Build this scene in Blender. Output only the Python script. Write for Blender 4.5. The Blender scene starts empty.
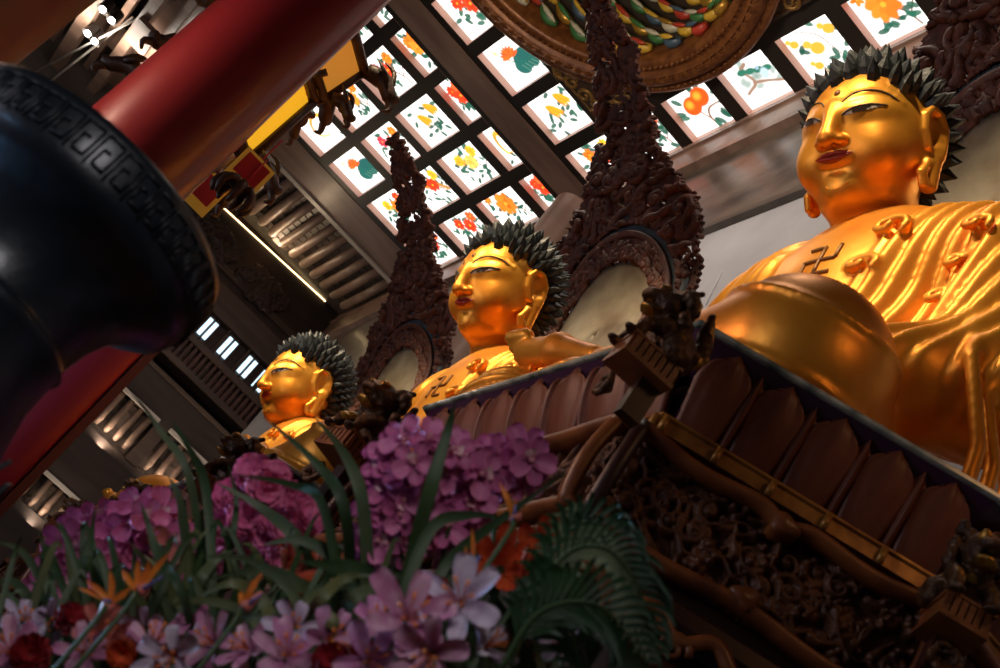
import bpy, math, random
import numpy as np
from mathutils import Vector, Matrix, Euler
rng = np.random.RandomState(7); random.seed(7)
C = bpy.context.scene.collection
PI = math.pi
# ------------------------------------------------------------------ camera
RM = np.array([[0.53200858, 0.66316205, 0.52648168], [-0.19718866, 0.7017136, -0.68462738], [-0.82345826, 0.26041143, 0.50408569]])
FPX = 1250.0
cam = bpy.data.cameras.new('camera'); cam.sensor_width = 36; cam.lens = FPX / 1000 * 36; cam.clip_start = .05; cam.clip_end = 200
co = bpy.data.objects.new('camera', cam); C.objects.link(co)
rx, dn, fw = RM
m = Matrix(((rx[0], -dn[0], -fw[0], 0), (rx[1], -dn[1], -fw[1], 0), (rx[2], -dn[2], -fw[2], 0), (0, 0, 0, 1)))
co.matrix_world = m
bpy.context.scene.camera = co
cam.dof.use_dof = True; cam.dof.focus_distance = 8.5; cam.dof.aperture_fstop = 3.6

def at(x, y, d):
    """the world point seen at a pixel, d metres in front of the lens"""
    v = RM.T @ np.array([x - 500, y - 334, FPX]) / FPX
    return v * d
FLOOR = -1.25

# ------------------------------------------------------------------ objects
def mesh(name, V, F, mats=None, parent=None, smooth=True, mi=None, loc=None):
    me = bpy.data.meshes.new(name)
    V = np.asarray(V, dtype=np.float64)
    me.from_pydata([tuple(v) for v in V.tolist()] if len(V) < 5 else V.tolist(), [], F.tolist() if isinstance(F, np.ndarray) else F)
    if mats is not None:
        for mm in (mats if isinstance(mats, (list, tuple)) else [mats]): me.materials.append(mm)
    if mi is not None: me.polygons.foreach_set('material_index', np.asarray(mi, dtype=np.int32))
    me.polygons.foreach_set('use_smooth', [smooth] * len(me.polygons))
    me.update()
    o = bpy.data.objects.new(name, me); C.objects.link(o)
    if parent is not None: o.parent = parent
    if loc is not None: o.location = loc
    return o
def tag(o, label=None, cat=None, group=None, kind=None):
    if label: o['label'] = label
    if cat: o['category'] = cat
    if group: o['group'] = group
    if kind: o['kind'] = kind
    return o
def struct(o): o['kind'] = 'structure'; return o
def thing(name, label, cat, loc=(0, 0, 0), group=None, rz=0):
    o = bpy.data.objects.new(name, None); C.objects.link(o); o.location = loc; o.rotation_euler = (0, 0, rz); o.empty_display_size = .1
    return tag(o, label, cat, group)
def copy_tree(o, parent=None):
    c = o.copy(); C.objects.link(c); c.parent = parent
    for ch in list(o.children): copy_tree(ch, c)
    return c
class MB:
    def __init__(s): s.V = []; s.F = []; s.M = []
    def add(s, V, F, m=0):
        n = len(s.V); s.V += [tuple(map(float, v)) for v in V]; s.F += [tuple(int(i) + n for i in f) for f in F]; s.M += [m] * len(F); return s
    def box(s, a, b, m=0):
        (x0, y0, z0), (x1, y1, z1) = a, b
        V = [(x0, y0, z0), (x1, y0, z0), (x1, y1, z0), (x0, y1, z0), (x0, y0, z1), (x1, y0, z1), (x1, y1, z1), (x0, y1, z1)]
        return s.add(V, [(0, 3, 2, 1), (4, 5, 6, 7), (0, 1, 5, 4), (1, 2, 6, 5), (2, 3, 7, 6), (3, 0, 4, 7)], m)
    def tube(s, P, R, n=8, m=0, cap=True):
        V, F = tube(P, R, n, cap); return s.add(V, F, m)
    def lathe(s, prof, n=48, c=(0, 0, 0), m=0, a0=0, a1=2 * PI):
        V = []; full = abs(a1 - a0 - 2 * PI) < 1e-6; k = n if full else n + 1
        for r, z in prof:
            for i in range(k):
                a = a0 + (a1 - a0) * i / n; V.append((c[0] + r * math.cos(a), c[1] + r * math.sin(a), c[2] + z))
        F = []
        for j in range(len(prof) - 1):
            for i in range(n):
                i2 = (i + 1) % k; F.append((j * k + i, j * k + i2, (j + 1) * k + i2, (j + 1) * k + i))
        return s.add(V, F, m)
    def build(s, name, mats, parent=None, smooth=True, loc=None): return mesh(name, s.V, s.F, mats, parent, smooth, s.M, loc)
def tube(P, R, n=8, cap=True):
    P = [np.array(p, float) for p in P]
    if not hasattr(R, '__len__'): R = [R] * len(P)
    V = []; F = []; N = None
    for i, p in enumerate(P):
        t = P[min(i + 1, len(P) - 1)] - P[max(i - 1, 0)]; t /= (np.linalg.norm(t) + 1e-9)
        if N is None:
            N = np.cross(t, [0, 0, 1]) if abs(t[2]) < .9 else np.cross(t, [1, 0, 0])
        N = N - t * (N @ t); N /= (np.linalg.norm(N) + 1e-9); B = np.cross(t, N)
        for k in range(n):
            a = 2 * PI * k / n; V.append(p + R[i] * (math.cos(a) * N + math.sin(a) * B))
    for i in range(len(P) - 1):
        for k in range(n):
            k2 = (k + 1) % n; F.append((i * n + k, i * n + k2, (i + 1) * n + k2, (i + 1) * n + k))
    if cap:
        F.append(tuple(range(n - 1, -1, -1))); b = (len(P) - 1) * n; F.append(tuple(range(b, b + n)))
    return V, F
def spline(P, n):
    P = np.array(P, float); Q = np.vstack([2 * P[0] - P[1], P, 2 * P[-1] - P[-2]]); out = []
    m_ = len(P) - 1
    for i in range(n):
        u = i / (n - 1) * m_; k = min(int(u), m_ - 1); t = u - k
        a, b, c, d = Q[k], Q[k + 1], Q[k + 2], Q[k + 3]
        out.append(.5 * ((2 * b) + (-a + c) * t + (2 * a - 5 * b + 4 * c - d) * t * t + (-a + 3 * b - 3 * c + d) * t ** 3))
    return np.array(out)

# ------------------------------------------------------------------ materials
def mat(name, col, rough=.5, metal=0., col2=None, scale=4., bump=0., bscale=30., emit=0., ecol=None, stretch=None, spec=None, coat=0., trans=0., alpha=1., detail=6, contrast=(.35, .65)):
    m = bpy.data.materials.new(name); m.use_nodes = True; nt = m.node_tree; b = nt.nodes['Principled BSDF']; L = nt.links
    b.inputs['Roughness'].default_value = rough; b.inputs['Metallic'].default_value = metal
    b.inputs['Base Color'].default_value = (*col, 1)
    if spec is not None: b.inputs['Specular IOR Level'].default_value = spec
    b.inputs['Coat Weight'].default_value = coat; b.inputs['Coat Roughness'].default_value = .15
    b.inputs['Transmission Weight'].default_value = trans
    if alpha < 1: b.inputs['Alpha'].default_value = alpha
    tc = nt.nodes.new('ShaderNodeTexCoord'); mp = nt.nodes.new('ShaderNodeMapping'); L.new(tc.outputs['Object'], mp.inputs[0])
    if stretch: mp.inputs['Scale'].default_value = stretch
    if col2 is not None:
        n = nt.nodes.new('ShaderNodeTexNoise'); n.inputs['Scale'].default_value = scale; n.inputs['Detail'].default_value = detail
        L.new(mp.outputs[0], n.inputs['Vector'])
        r = nt.nodes.new('ShaderNodeValToRGB'); r.color_ramp.elements[0].position = contrast[0]; r.color_ramp.elements[1].position = contrast[1]
        r.color_ramp.elements[0].color = (*col2, 1); r.color_ramp.elements[1].color = (*col, 1)
        L.new(n.outputs[0], r.inputs[0]); L.new(r.outputs[0], b.inputs['Base Color'])
        if metal > .3:
            mr = nt.nodes.new('ShaderNodeMapRange'); mr.inputs[3].default_value = rough + .14; mr.inputs[4].default_value = max(rough - .08, .05)
            L.new(n.outputs[0], mr.inputs[0]); L.new(mr.outputs[0], b.inputs['Roughness'])
    if bump:
        n2 = nt.nodes.new('ShaderNodeTexNoise'); n2.inputs['Scale'].default_value = bscale; n2.inputs['Detail'].default_value = 4
        L.new(mp.outputs[0], n2.inputs['Vector'])
        bp = nt.nodes.new('ShaderNodeBump'); bp.inputs['Strength'].default_value = bump; bp.inputs['Distance'].default_value = .02
        L.new(n2.outputs[0], bp.inputs['Height']); L.new(bp.outputs[0], b.inputs['Normal'])
    if emit: b.inputs['Emission Color'].default_value = (*(ecol or col), 1); b.inputs['Emission Strength'].default_value = emit
    return m
GOLD = mat('gold_leaf', (1.0, .44, .045), .36, .60, (.78, .27, .02), 2.6, .12, 9, contrast=(.3, .6))
GOLD_R = mat('gold_leaf_robe', (1.0, .43, .045), .38, .55, (.72, .23, .016), 3.0, .10, 12, contrast=(.3, .6))
HAIR = mat('hair_slate', (.034, .042, .045), .42, 0, (.017, .021, .023), 12, .2, 30)
LIP = mat('lip_red', (.30, .025, .012), .35)
EYE = mat('eye_dark', (.035, .022, .018), .2, coat=.5)
EYEW = mat('eye_white', (.42, .36, .30), .3)
BROW = mat('brow_dark', (.05, .035, .02), .5)
DIM = mat('emblem_brown', (.22, .09, .015), .45, .3)
WOOD_RED = mat('carved_rosewood', (.17, .050, .024), .55, 0, (.065, .019, .011), 9, .4, 60)
WOOD_DK = mat('dark_wood', (.042, .024, .018), .5, 0, (.022, .012, .010), 3, .25, 20, stretch=(1, 6, 1))
PETAL = mat('petal_wood', (.24, .072, .035), .48, 0, (.115, .03, .017), 6, .15, 18, stretch=(1, 1, .35))
FRAME = mat('frame_wood', (.30, .095, .026), .40, 0, (.15, .042, .014), 7, .15, 30, coat=.1)
FRIEZE = mat('frieze_wood', (.16, .058, .022), .48, .15, (.06, .02, .010), 14, .3, 60)
BAND = mat('band_gold_brown', (.50, .24, .05), .38, .35, (.22, .085, .02), 8, .1, 20)
CORE = mat('throne_core_purple', (.06, .02, .055), .35, 0, coat=.4)
CORE2 = mat('throne_base_dark', (.05, .014, .010), .4, 0, (.03, .008, .007), 4)
GLASS = mat('glass_plate', (.60, .65, .56), .18, 0, (.13, .17, .15), 10, coat=.4)
LION = mat('guardian_bronze', (.13, .055, .018), .45, .35, (.04, .018, .010), 14, .35, 50)
LIONG = mat('guardian_gilt', (.62, .33, .06), .36, .7, (.25, .11, .02), 10, .2, 30)
DISC = mat('halo_disc', (.46, .40, .30), .30, .25, (.24, .18, .12), 2.4, .1, 12, coat=.3)
SLATE = mat('slate_blue', (.085, .115, .135), .5, 0, (.05, .065, .08), 6, .1, 30)
CREAMWALL = mat('plaster', (.60, .58, .58), .7, 0, (.50, .48, .48), 1.2, .05, 10)
BOARD = mat('grey_board', (.25, .19, .145), .34, .1, (.055, .042, .034), 1.1, .12, 6, stretch=(1.0, 1, 2.6), coat=.15, contrast=(.30, .75))
CEILW = mat('ceiling_brown', (.38, .24, .175), .42, 0, (.24, .145, .105), 1.6, .08, 8, stretch=(2.5, .5, 1), coat=.08)
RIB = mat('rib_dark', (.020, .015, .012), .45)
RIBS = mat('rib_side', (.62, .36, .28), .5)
RAFT = mat('rafter_wood', (.36, .24, .18), .38, 0, (.25, .17, .13), 5, .1, 20)
TILE = mat('roof_tile', (.12, .085, .07), .5, 0, (.07, .05, .04), 8)
STEELW = mat('pale_strip', (.55, .50, .45), .4)
REDP = mat('red_lacquer', (.22, .012, .016), .42, 0, (.17, .009, .012), .8, .03, 4, coat=.25)
REDD = mat('dark_red_board', (.11, .014, .008), .5)
BRONZE = mat('bowl_bronze', (.012, .016, .024), .34, .35, (.006, .009, .014), 5, .1, 20, coat=.2)
BROWNP = mat('brown_pillar', (.32, .22, .17), .5, 0, (.11, .07, .05), 1.3, .05, 8)
REDGOLD = mat('rim_wood', (.24, .085, .022), .38, .3, (.13, .04, .012), 8, .2, 30)

def em_mat(name, col, s):
    m = bpy.data.materials.new(name); m.use_nodes = True; nt = m.node_tree; nt.nodes.clear()
    e = nt.nodes.new('ShaderNodeEmission'); e.inputs[0].default_value = (*col, 1); e.inputs[1].default_value = s
    o = nt.nodes.new('ShaderNodeOutputMaterial'); nt.links.new(e.outputs[0], o.inputs[0]); return m

# ------------------------------------------------------------------ signed distance modelling
def grid(lo, hi, h):
    ax = [np.arange(l, u + h, h, dtype=np.float32) for l, u in zip(lo, hi)]
    return ax, [a for a in np.meshgrid(*ax, indexing='ij', sparse=True)]
def ell(G, c, r):
    x, y, z = G; a = (x - c[0]) / r[0]; b = (y - c[1]) / r[1]; d = (z - c[2]) / r[2]
    k0 = np.sqrt(a * a + b * b + d * d); k1 = np.sqrt((a / r[0]) ** 2 + (b / r[1]) ** 2 + (d / r[2]) ** 2) + 1e-6
    return (k0 * (k0 - 1) / k1).astype(np.float32)
def cap(G, a, b, r1, r2):
    x, y, z = G; a = np.array(a, float); b = np.array(b, float); ba = b - a; L = ba @ ba
    t = np.clip(((x - a[0]) * ba[0] + (y - a[1]) * ba[1] + (z - a[2]) * ba[2]) / L, 0, 1)
    d = np.sqrt((x - a[0] - t * ba[0]) ** 2 + (y - a[1] - t * ba[1]) ** 2 + (z - a[2] - t * ba[2]) ** 2)
    return (d - (r1 + t * (r2 - r1))).astype(np.float32)
def smin(a, b, k):
    h = np.clip(.5 + .5 * (b - a) / k, 0, 1); return b + (a - b) * h - k * h * (1 - h)
def smax(a, b, k): return -smin(-a, -b, k)
def chain(G, P, R):
    d = None
    for i in range(len(P) - 1):
        c = cap(G, P[i], P[i + 1], R[i] if hasattr(R, '__len__') else R, R[i + 1] if hasattr(R, '__len__') else R)
        d = c if d is None else np.minimum(d, c)
    return d
def nets(F, ax, h):
    S = F < 0; n = S.shape
    c = np.zeros((n[0] - 1, n[1] - 1, n[2] - 1), np.int8)
    offs = [(i, j, k) for i in (0, 1) for j in (0, 1) for k in (0, 1)]
    for i, j, k in offs: c += S[i:n[0] - 1 + i, j:n[1] - 1 + j, k:n[2] - 1 + k]
    I, J, K = np.nonzero((c > 0) & (c < 8)); N = len(I)
    idx = -np.ones(c.shape, np.int64); idx[I, J, K] = np.arange(N)
    acc = np.zeros((N, 3)); cnt = np.zeros(N)
    for a in offs:
        for d in range(3):
            if a[d] == 1: continue
            b = list(a); b[d] = 1
            fa = F[I + a[0], J + a[1], K + a[2]]; fb = F[I + b[0], J + b[1], K + b[2]]
            x = (fa < 0) != (fb < 0); t = np.where(x, fa / np.where(x, fa - fb, 1), 0)
            p = np.zeros((N, 3)); p[:, 0] = a[0]; p[:, 1] = a[1]; p[:, 2] = a[2]; p[:, d] += t
            acc[x] += p[x]; cnt[x] += 1
    V = acc / cnt[:, None] + np.stack([I, J, K], 1); V = V * h + np.array([a[0] for a in ax])
    Q = []
    for d in range(3):
        e, g = [(1, 2), (2, 0), (0, 1)][d]
        sl0 = [slice(1, n[q] - 1) for q in range(3)]; sl1 = list(sl0); sl0[d] = slice(0, n[d] - 1); sl1[d] = slice(1, n[d])
        A = S[tuple(sl0)]; B = S[tuple(sl1)]; X = np.nonzero(A != B)
        p = np.stack(X, 1); p[:, e] += 1; p[:, g] += 1
        def at_(de, dg):
            q = p.copy(); q[:, e] -= de; q[:, g] -= dg; return idx[q[:, 0], q[:, 1], q[:, 2]]
        q = np.stack([at_(1, 1), at_(0, 1), at_(0, 0), at_(1, 0)], 1)
        fl = A[X]; q[~fl] = q[~fl][:, ::-1]; Q.append(q)
    Q = np.vstack(Q); Q = Q[(Q >= 0).all(1)]
    return V, Q
def surf(F, ax, h):
    """front-surface depth y at (x, z), looking along +Y"""
    def f(x, z):
        i = int(np.clip(round((x - ax[0][0]) / h), 0, F.shape[0] - 1)); k = (z - ax[2][0]) / h; k0 = int(np.clip(k, 0, F.shape[2] - 2)); t = k - k0
        col = F[i, :, k0] * (1 - t) + F[i, :, k0 + 1] * t
        j = int(np.argmax(col < 0))
        if j == 0: return 0.
        return ax[1][j - 1] + h * col[j - 1] / (col[j - 1] - col[j])
    return f

# ------------------------------------------------------------------ the statue: head
def make_head():
    h = .0092
    ax, G = grid((-.60, -.70, -1.02), (.60, .62, .62), h)
    F = ell(G, (0, .03, .10), (.415, .48, .45))
    F = smin(F, ell(G, (0, -.10, -.10), (.375, .375, .40)), .12)
    F = smin(F, ell(G, (0, -.35, -.365), (.13, .10, .10)), .09)
    F = smin(F, ell(G, (0, -.12, -.40), (.27, .24, .13)), .08)
    F = smin(F, cap(G, (0, .02, -.36), (0, .10, -1.0), .27, .30), .07)
    for zc in (-.56, -.66): F = smax(F, -np.abs(cap(G, (0, -.25 - 0 * zc, zc), (0, -.24, zc), .012, .012)) + 0 * F, .001) if False else F
    for s in (-1, 1): F = smin(F, ell(G, (s * .20, -.26, -.14), (.165, .17, .17)), .09)
    sy = surf(F, ax, h)
    for s in (-1, 1):
        F = smax(F, -ell([G[0], G[1] - .55 * (s * G[0] - .175), G[2]], (s * .175, sy(.165, .13) - .042, .152), (.12, .05, .055)), .06)
        F = smin(F, ell([G[0], G[1] - .62 * (s * G[0] - .185), G[2]], (s * .185, sy(.185, .10) + .074, .112), (.150, .088, .080)), .06)
        P = [(.045, .10), (.06, .165), (.115, .222), (.20, .243), (.28, .222), (.345, .165)]
        F = smin(F, chain(G, [(s * x, sy(x, z) + .012, z) for x, z in P], [.022, .02, .02, .02, .018, .01]), .03)
    b = sy(0, .16)
    F = smin(F, chain(G, [(0, b + .01, .16), (0, b - .030, .06), (0, b - .078, -.065)], [.040, .050, .060]), .05)
    F = smin(F, ell(G, (0, b - .080, -.082), (.066, .052, .048)), .03)
    for s in (-1, 1): F = smin(F, ell(G, (s * .062, b - .036, -.088), (.050, .055, .040)), .02)
    for s in (-1, 1): F = smax(F, -ell(G, (s * .036, b - .062, -.123), (.017, .024, .014)), .012)
    m0 = sy(0, -.19)
    F = smin(F, ell(G, (0, m0 + .022, -.185), (.125, .045, .052)), .03)
    F = smax(F, -ell(G, (0, sy(0, -.262) - .022, -.262), (.07, .030, .014)), .04)
    # ears
    for s in (-1, 1):
        Gs = [G[0] - s * .22 * (G[1] + .02), G[1] + .07, (G[2] + .12) / .82 - .12]
        e = ell(Gs, (s * .400, .075, .0), (.036, .112, .26))
        ring = [(.015, -.08), (-.015, .05), (.0, .18), (.06, .25), (.13, .21), (.17, .09), (.155, -.03), (.11, -.15)]
        e = smin(e, chain(Gs, [(s * .435, y, z) for y, z in ring], .026), .02)
        e = smin(e, chain(Gs, [(s * .425, .11, -.08), (s * .425, .14, .06), (s * .42, .10, .15)], .018), .02)
        e = smax(e, -ell(Gs, (s * .452, .055, .02), (.033, .040, .115)), .02)
        e = smin(e, chain(Gs, [(s * .405, .10, -.10), (s * .41, .07, -.24), (s * .415, .03, -.40)], [.055, .052, .050]), .05)
        e = smin(e, chain(Gs, [(s * .425, .02, -.20), (s * .43, -.05, -.30), (s * .43, -.035, -.40)], [.022, .032, .030]), .03)
        F = smin(F, e, .022)
    V, Q = nets(F, ax, h)
    return V, Q, surf(F, ax, h)
HV, HQ, hsurf = make_head()
def patch(top, bot, off, n=14, m=5, bulge=.0):
    """a patch lying on the face between two (x, z) curves"""
    T = spline(top, n); B = spline(bot, n); V = []; F = []
    for i in range(n):
        for j in range(m):
            t = j / (m - 1); x, z = T[i] * (1 - t) + B[i] * t
            w = math.sin(PI * t) * math.sin(PI * i / (n - 1))
            V.append((x, hsurf(x, z) - off - bulge * w, z))
    for i in range(n - 1):
        for j in range(m - 1): F.append((i * m + j, (i + 1) * m + j, (i + 1) * m + j + 1, i * m + j + 1))
    return V, F
def add_head_parts(root, pos, rot):
    hd = mesh('head', HV, HQ, GOLD, root); hd.location = pos; hd.rotation_euler = rot
    for s in (-1, 1):
        lb = [(.285, .118), (.235, .100), (.17, .083), (.115, .074), (.078, .072)]
        lt = [(.285, .124), (.24, .130), (.175, .122), (.115, .098), (.078, .078)]
        V, F = patch([(s * x, z) for x, z in lt], [(s * x, z) for x, z in lb], .005)
        e = MB().add(V, F, 0)
        V, F = patch([(s * x, z) for x, z in [(.235, .126), (.185, .120), (.140, .104)]], [(s * x, z) for x, z in [(.235, .102), (.185, .088), (.140, .080)]], .009, 6, 4)
        e.add(V, F, 1)
        eo = e.build('eye', [EYEW, EYE], hd)
        P = [(s * x, hsurf(s * x, z) - .004, z) for x, z in spline([(.310, .128), (.28, .130), (.24, .135), (.175, .127), (.115, .103), (.075, .074)], 16)]
        MB().tube(P, [.002] + [.008] * 14 + [.003], 6).build('eyelid_line', BROW, hd)
        P = [(s * x, hsurf(s * x, z) - .001, z) for x, z in spline([(.06, .170), (.115, .228), (.20, .250), (.28, .230), (.345, .172)], 18)]
        MB().tube(P, [.002] + [.006] * 16 + [.002], 6).build('eyebrow', BROW, hd)
        if s > 0: pass
    up = [(-.135, -.170), (-.09, -.158), (-.035, -.143), (0, -.150), (.035, -.143), (.09, -.158), (.135, -.170)]
    md = [(-.135, -.172), (-.08, -.178), (-.03, -.176), (0, -.180), (.03, -.176), (.08, -.178), (.135, -.172)]
    lo = [(-.13, -.176), (-.08, -.205), (-.03, -.222), (0, -.224), (.03, -.222), (.08, -.205), (.13, -.176)]
    V, F = patch(up, md, .003, 25, 6, .014); l = MB().add(V, F)
    V, F = patch(md, lo, .003, 25, 6, .018); l.add(V, F); l.build('lips', LIP, hd)
    V, F = patch([(-.02, .285), (0, .297), (.02, .285)], [(-.02, .258), (0, .248), (.02, .258)], .004, 7, 7, .014)
    MB().add(V, F).build('urna_mark', DIM, hd)
    P = [(x, hsurf(x, z) - .001, z) for x, z in spline([(-.085, -.345), (-.05, -.372), (0, -.384), (.05, -.372), (.085, -.345)], 14)]
    MB().tube(P, .0035, 5).build('chin_line', GOLD, hd)
    hair(hd)
    return hd
def hair(hd):
    import bmesh
    N = 330; pts = []
    for i in range(N):
        z = 1 - 2 * (i + .5) / N; r = math.sqrt(1 - z * z); a = i * PI * (3 - math.sqrt(5)); pts.append((r * math.cos(a), r * math.sin(a), z))
    bm = bmesh.new()
    for p in pts: bm.verts.new(p)
    bmesh.ops.convex_hull(bm, input=bm.verts); bm.verts.ensure_lookup_table(); bm.faces.ensure_lookup_table(); bm.faces.index_update(); bm.verts.index_update()
    c = np.array((0, .055, .10))
    def rad(d, rr): return 1 / math.sqrt((d[0] / rr[0]) ** 2 + (d[1] / rr[1]) ** 2 + (d[2] / rr[2]) ** 2)
    def base(d, k=0):
        d = np.array(d) / np.linalg.norm(d); r = rad(d, (.435, .50, .475)); p = c + d * r
        u = max(0, d[2] - .80) / .20
        return p + d * (.045 * min(1, u * 1.3) + k)
    def ishair(d):
        p = base(d)
        if p[1] > .16: return p[2] > -.40
        if p[1] > -.10: return p[2] > -.02 + .9 * max(0, .16 - p[1] - .0) * .6 + (.04 if p[1] < .1 else 0) and not (p[2] < .18 and abs(p[0]) > .30 and p[1] < .14) or p[2] > .25
        return p[2] > .365 - .45 * max(0, abs(p[0]) - .20) ** 1.35 - .55 * max(0, p[1] + .29)
    dual = {}; V = []; F = []
    def dv(f):
        if f not in dual:
            d = bm.faces[f].calc_center_median(); dual[f] = len(V); V.append(base(d, -.012))
        return dual[f]
    for v in bm.verts:
        d = np.array(v.co); d /= np.linalg.norm(d)
        if not ishair(d): continue
        fs = [f.index for f in v.link_faces]
        t = np.cross(d, [0, 0, 1.0]); t = t / (np.linalg.norm(t) + 1e-6); b = np.cross(d, t)
        ang = sorted(fs, key=lambda f: math.atan2((np.array(bm.faces[f].calc_center_median()) - d) @ b, (np.array(bm.faces[f].calc_center_median()) - d) @ t))
        ring = [dv(f) for f in ang]; n = len(ring)
        R = [V[i] for i in ring]; cen = sum(np.array(r) for r in R) / n
        L = .125 + .025 * random.random()
        dirn = d + np.array((0, .10, .30)) * (1 if d[2] < .8 else .2) + rng.randn(3) * .04; dirn /= np.linalg.norm(dirn)
        mid = []
        for i in range(n):
            p = cen + (np.array(R[i]) - cen) * .84 + dirn * L * .42; mid.append(len(V)); V.append(p)
        ap = len(V); V.append(cen + dirn * L)
        for i in range(n):
            j = (i + 1) % n; F.append((ring[i], ring[j], mid[j], mid[i])); F.append((mid[i], mid[j], ap))
    bm.free()
    mesh('hair', V, F, HAIR, hd, smooth=False)

# ------------------------------------------------------------------ the statue: body in robe
def make_body():
    h = .0165
    ax, G = grid((-1.62, -1.45, -.06), (1.62, .62, 2.72), h)
    x, y, z = G
    F = ell(G, (0, .04, 1.25), (.74, .42, 1.2))
    F = smin(F, ell(G, (0, -.03, 1.85), (.76, .36, .50)), .15)
    F = smin(F, ell(G, (0, .02, 2.16), (.46, .28, .27)), .18)
    for s in (-1, 1):
        F = smin(F, ell(G, (s * .66, .04, 1.92), (.34, .30, .34)), .15)
        F = smin(F, cap(G, (s * .84, .04, 1.78), (s * 1.04, .02, 1.0), .27, .26), .12)
        F = smin(F, cap(G, (s * 1.04, .0, .95), (s * .50, -.66, .50), .25, .17), .10)
    # folds of the robe over torso and arms
    u = x - .24 * (z - 1.0) + .03 * np.sin(3.1 * z + 1.0)
    edge = .17; step = 1 / (1 + np.exp(-(u - edge) / .010))
    edge2 = .70 + .030 * np.sin(9 * z) * (z < 2.1) - .10 * (z - 1.6); step2 = 1 / (1 + np.exp(-(u - edge2) / .010))
    ph = u / .105; rid = (.5 - .5 * np.cos(2 * PI * ph)) ** .8
    front = 1 / (1 + np.exp((y - .30) / .05)); up = 1 / (1 + np.exp(-(z - .75) / .05))
    F = F - front * up * (step * (.030 + .034 * (rid - .5)) + step2 * .045)
    eL = -.60 - .12 * (z - 1.6) + .03 * np.sin(11 * z); st3 = 1 / (1 + np.exp((u - eL) / .012)); r3 = .5 - .5 * np.cos(2 * PI * (u + .1 * np.sin(2 * z)) / .13)
    F = F - front * up * st3 * (.04 + .022 * (r3 - .5))
    # scrolled curls along the robe edge
    def local(F, c, r, fn):
        sl = tuple(slice(max(0, int((c[q] - r - ax[q][0]) / h)), int((c[q] + r - ax[q][0]) / h) + 2) for q in range(3)); F = F.copy()
        Gs = [ax[0][sl[0]][:, None, None], ax[1][sl[1]][None, :, None], ax[2][sl[2]][None, None, :]]; F[sl] = fn(F[sl], Gs); return F
    sfb = surf(F, ax, h)
    for (cx, cz, R0, w0) in ((.375, 1.90, .10, .022), (.31, 1.64, .09, .022), (.24, 1.34, .085, .020), (.88, 1.80, .075, .020), (.83, 1.60, .075, .020), (.79, 1.40, .075, .020)):
        y0 = sfb(cx, cz); P = []
        for q in range(14): t_ = q / 13; aa = -.6 + t_ * 6.5; rr = R0 * (1 - .75 * t_); P.append((cx + rr * math.cos(aa) * 1.25, y0 - .012 - .022 * t_, cz + rr * .75 * math.sin(aa)))
        F = local(F, (cx, y0, cz), .28, lambda f, g: smin(f, chain(g, P, w0), .012))
    # legs
    Lg = None
    for s in (1, -1):
        a = smin(cap(G, (s * .35, .05, .30), (s * .96, -.82, .34 if s > 0 else .27), .38, .34 if s > 0 else .30), cap(G, (s * .95, -.86, .30 if s > 0 else .10), (-s * .15, -1.04, .08), .34 if s > 0 else .25, .18), .12)
        Lg = a if Lg is None else smin(Lg, a, .05)
    kd = x * .55 + z * .9 + y * .35
    nf = np.abs(np.sin(PI * (z + .35 * np.abs(x) - .35 * y) / (.11)))
    wide = np.exp(-((np.mod(z * 1.0 + .45 * (x - 1.1) * .6 - .2 * (y + .8), .30) - .15) / .018) ** 2)
    nearm = 1 / (1 + np.exp(-(x - .1) / .05))
    Lg = Lg - (.050 * (nf - .5) * (1 - nearm) + .022 * wide * nearm)
    F = smin(F, Lg, .05)
    for i in range(5):
        o = .11 * i; F = smin(F, chain(G, [(1.08 - .02 * i, -.25 + .02 * i + o * .6, 1.18 - o * .2), (1.22 - .01 * i, -.32 + o, .85), (1.33, -.20 + o, .45), (1.34, -.15 + o, .05)], .032), .045)
    F = smin(F, ell(G, (0, .1, .2), (1.2, .5, .3)), .1)
    # turned-up foot on the far thigh with five toes
    ft = smin(cap(G, (-.16, -1.04, .40), (-.55, -1.04, .53), .06, .085), cap(G, (-.55, -1.04, .53), (-.92, -1.02, .62), .085, .075), .05)
    for i in range(5):
        ft = smin(ft, cap(G, (-.90, -1.09 + .040 * i, .67 - .034 * i), (-1.03 + .022 * i, -1.10 + .042 * i, .675 - .036 * i), .042 - .003 * i, .038 - .003 * i), .010)
    F = smin(F, ft, .02)
    # hands folded in the lap: palm and separate fingers
    hn = ell(G, (.18, -.86, .46), (.24, .13, .09))
    for i in range(4): hn = smin(hn, chain(G, [(.05, -.77 - .055 * i, .50), (-.10, -.79 - .055 * i, .545), (-.22, -.81 - .055 * i, .52)], [.036, .032, .026]), .012)
    hn = smin(hn, chain(G, [(.20, -.89, .54), (.08, -.91, .62), (-.02, -.88, .64)], [.04, .035, .028]), .02)
    F = smin(F, hn, .02)
    F = np.maximum(F, -(z - .0)).astype(np.float32)
    V, Q = nets(F, ax, h)
    return V, Q, surf(F, ax, h)
BV, BQ, bsurf = make_body()
def make_buddha(label):
    r = thing('buddha_statue', label, 'statue', (0, 0, 0), 'gilded seated statues')
    b = mesh('robed_body', BV, BQ, GOLD_R, r)
    # chest emblem: a cross with bent arms
    e = MB(); S = .050; cx, cz = .02, 1.74
    bars = [((-2, 0), (2, 0)), ((0, -2), (0, 2)), ((2, 0), (2, 2)), ((-2, 0), (-2, -2)), ((0, 2), (-2, 2)), ((0, -2), (2, -2))]
    for (a, b2), (c, d) in bars:
        P = []
        for t in np.linspace(0, 1, 6):
            xx = cx + S * (a + (c - a) * t); zz = cz + S * (b2 + (d - b2) * t); P.append((xx, bsurf(xx, zz) - .002, zz))
        e.tube(P, .013, 6)
    e.build('chest_emblem', DIM, r)
    return r
buddha = make_buddha('x')
D = math.radians
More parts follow.
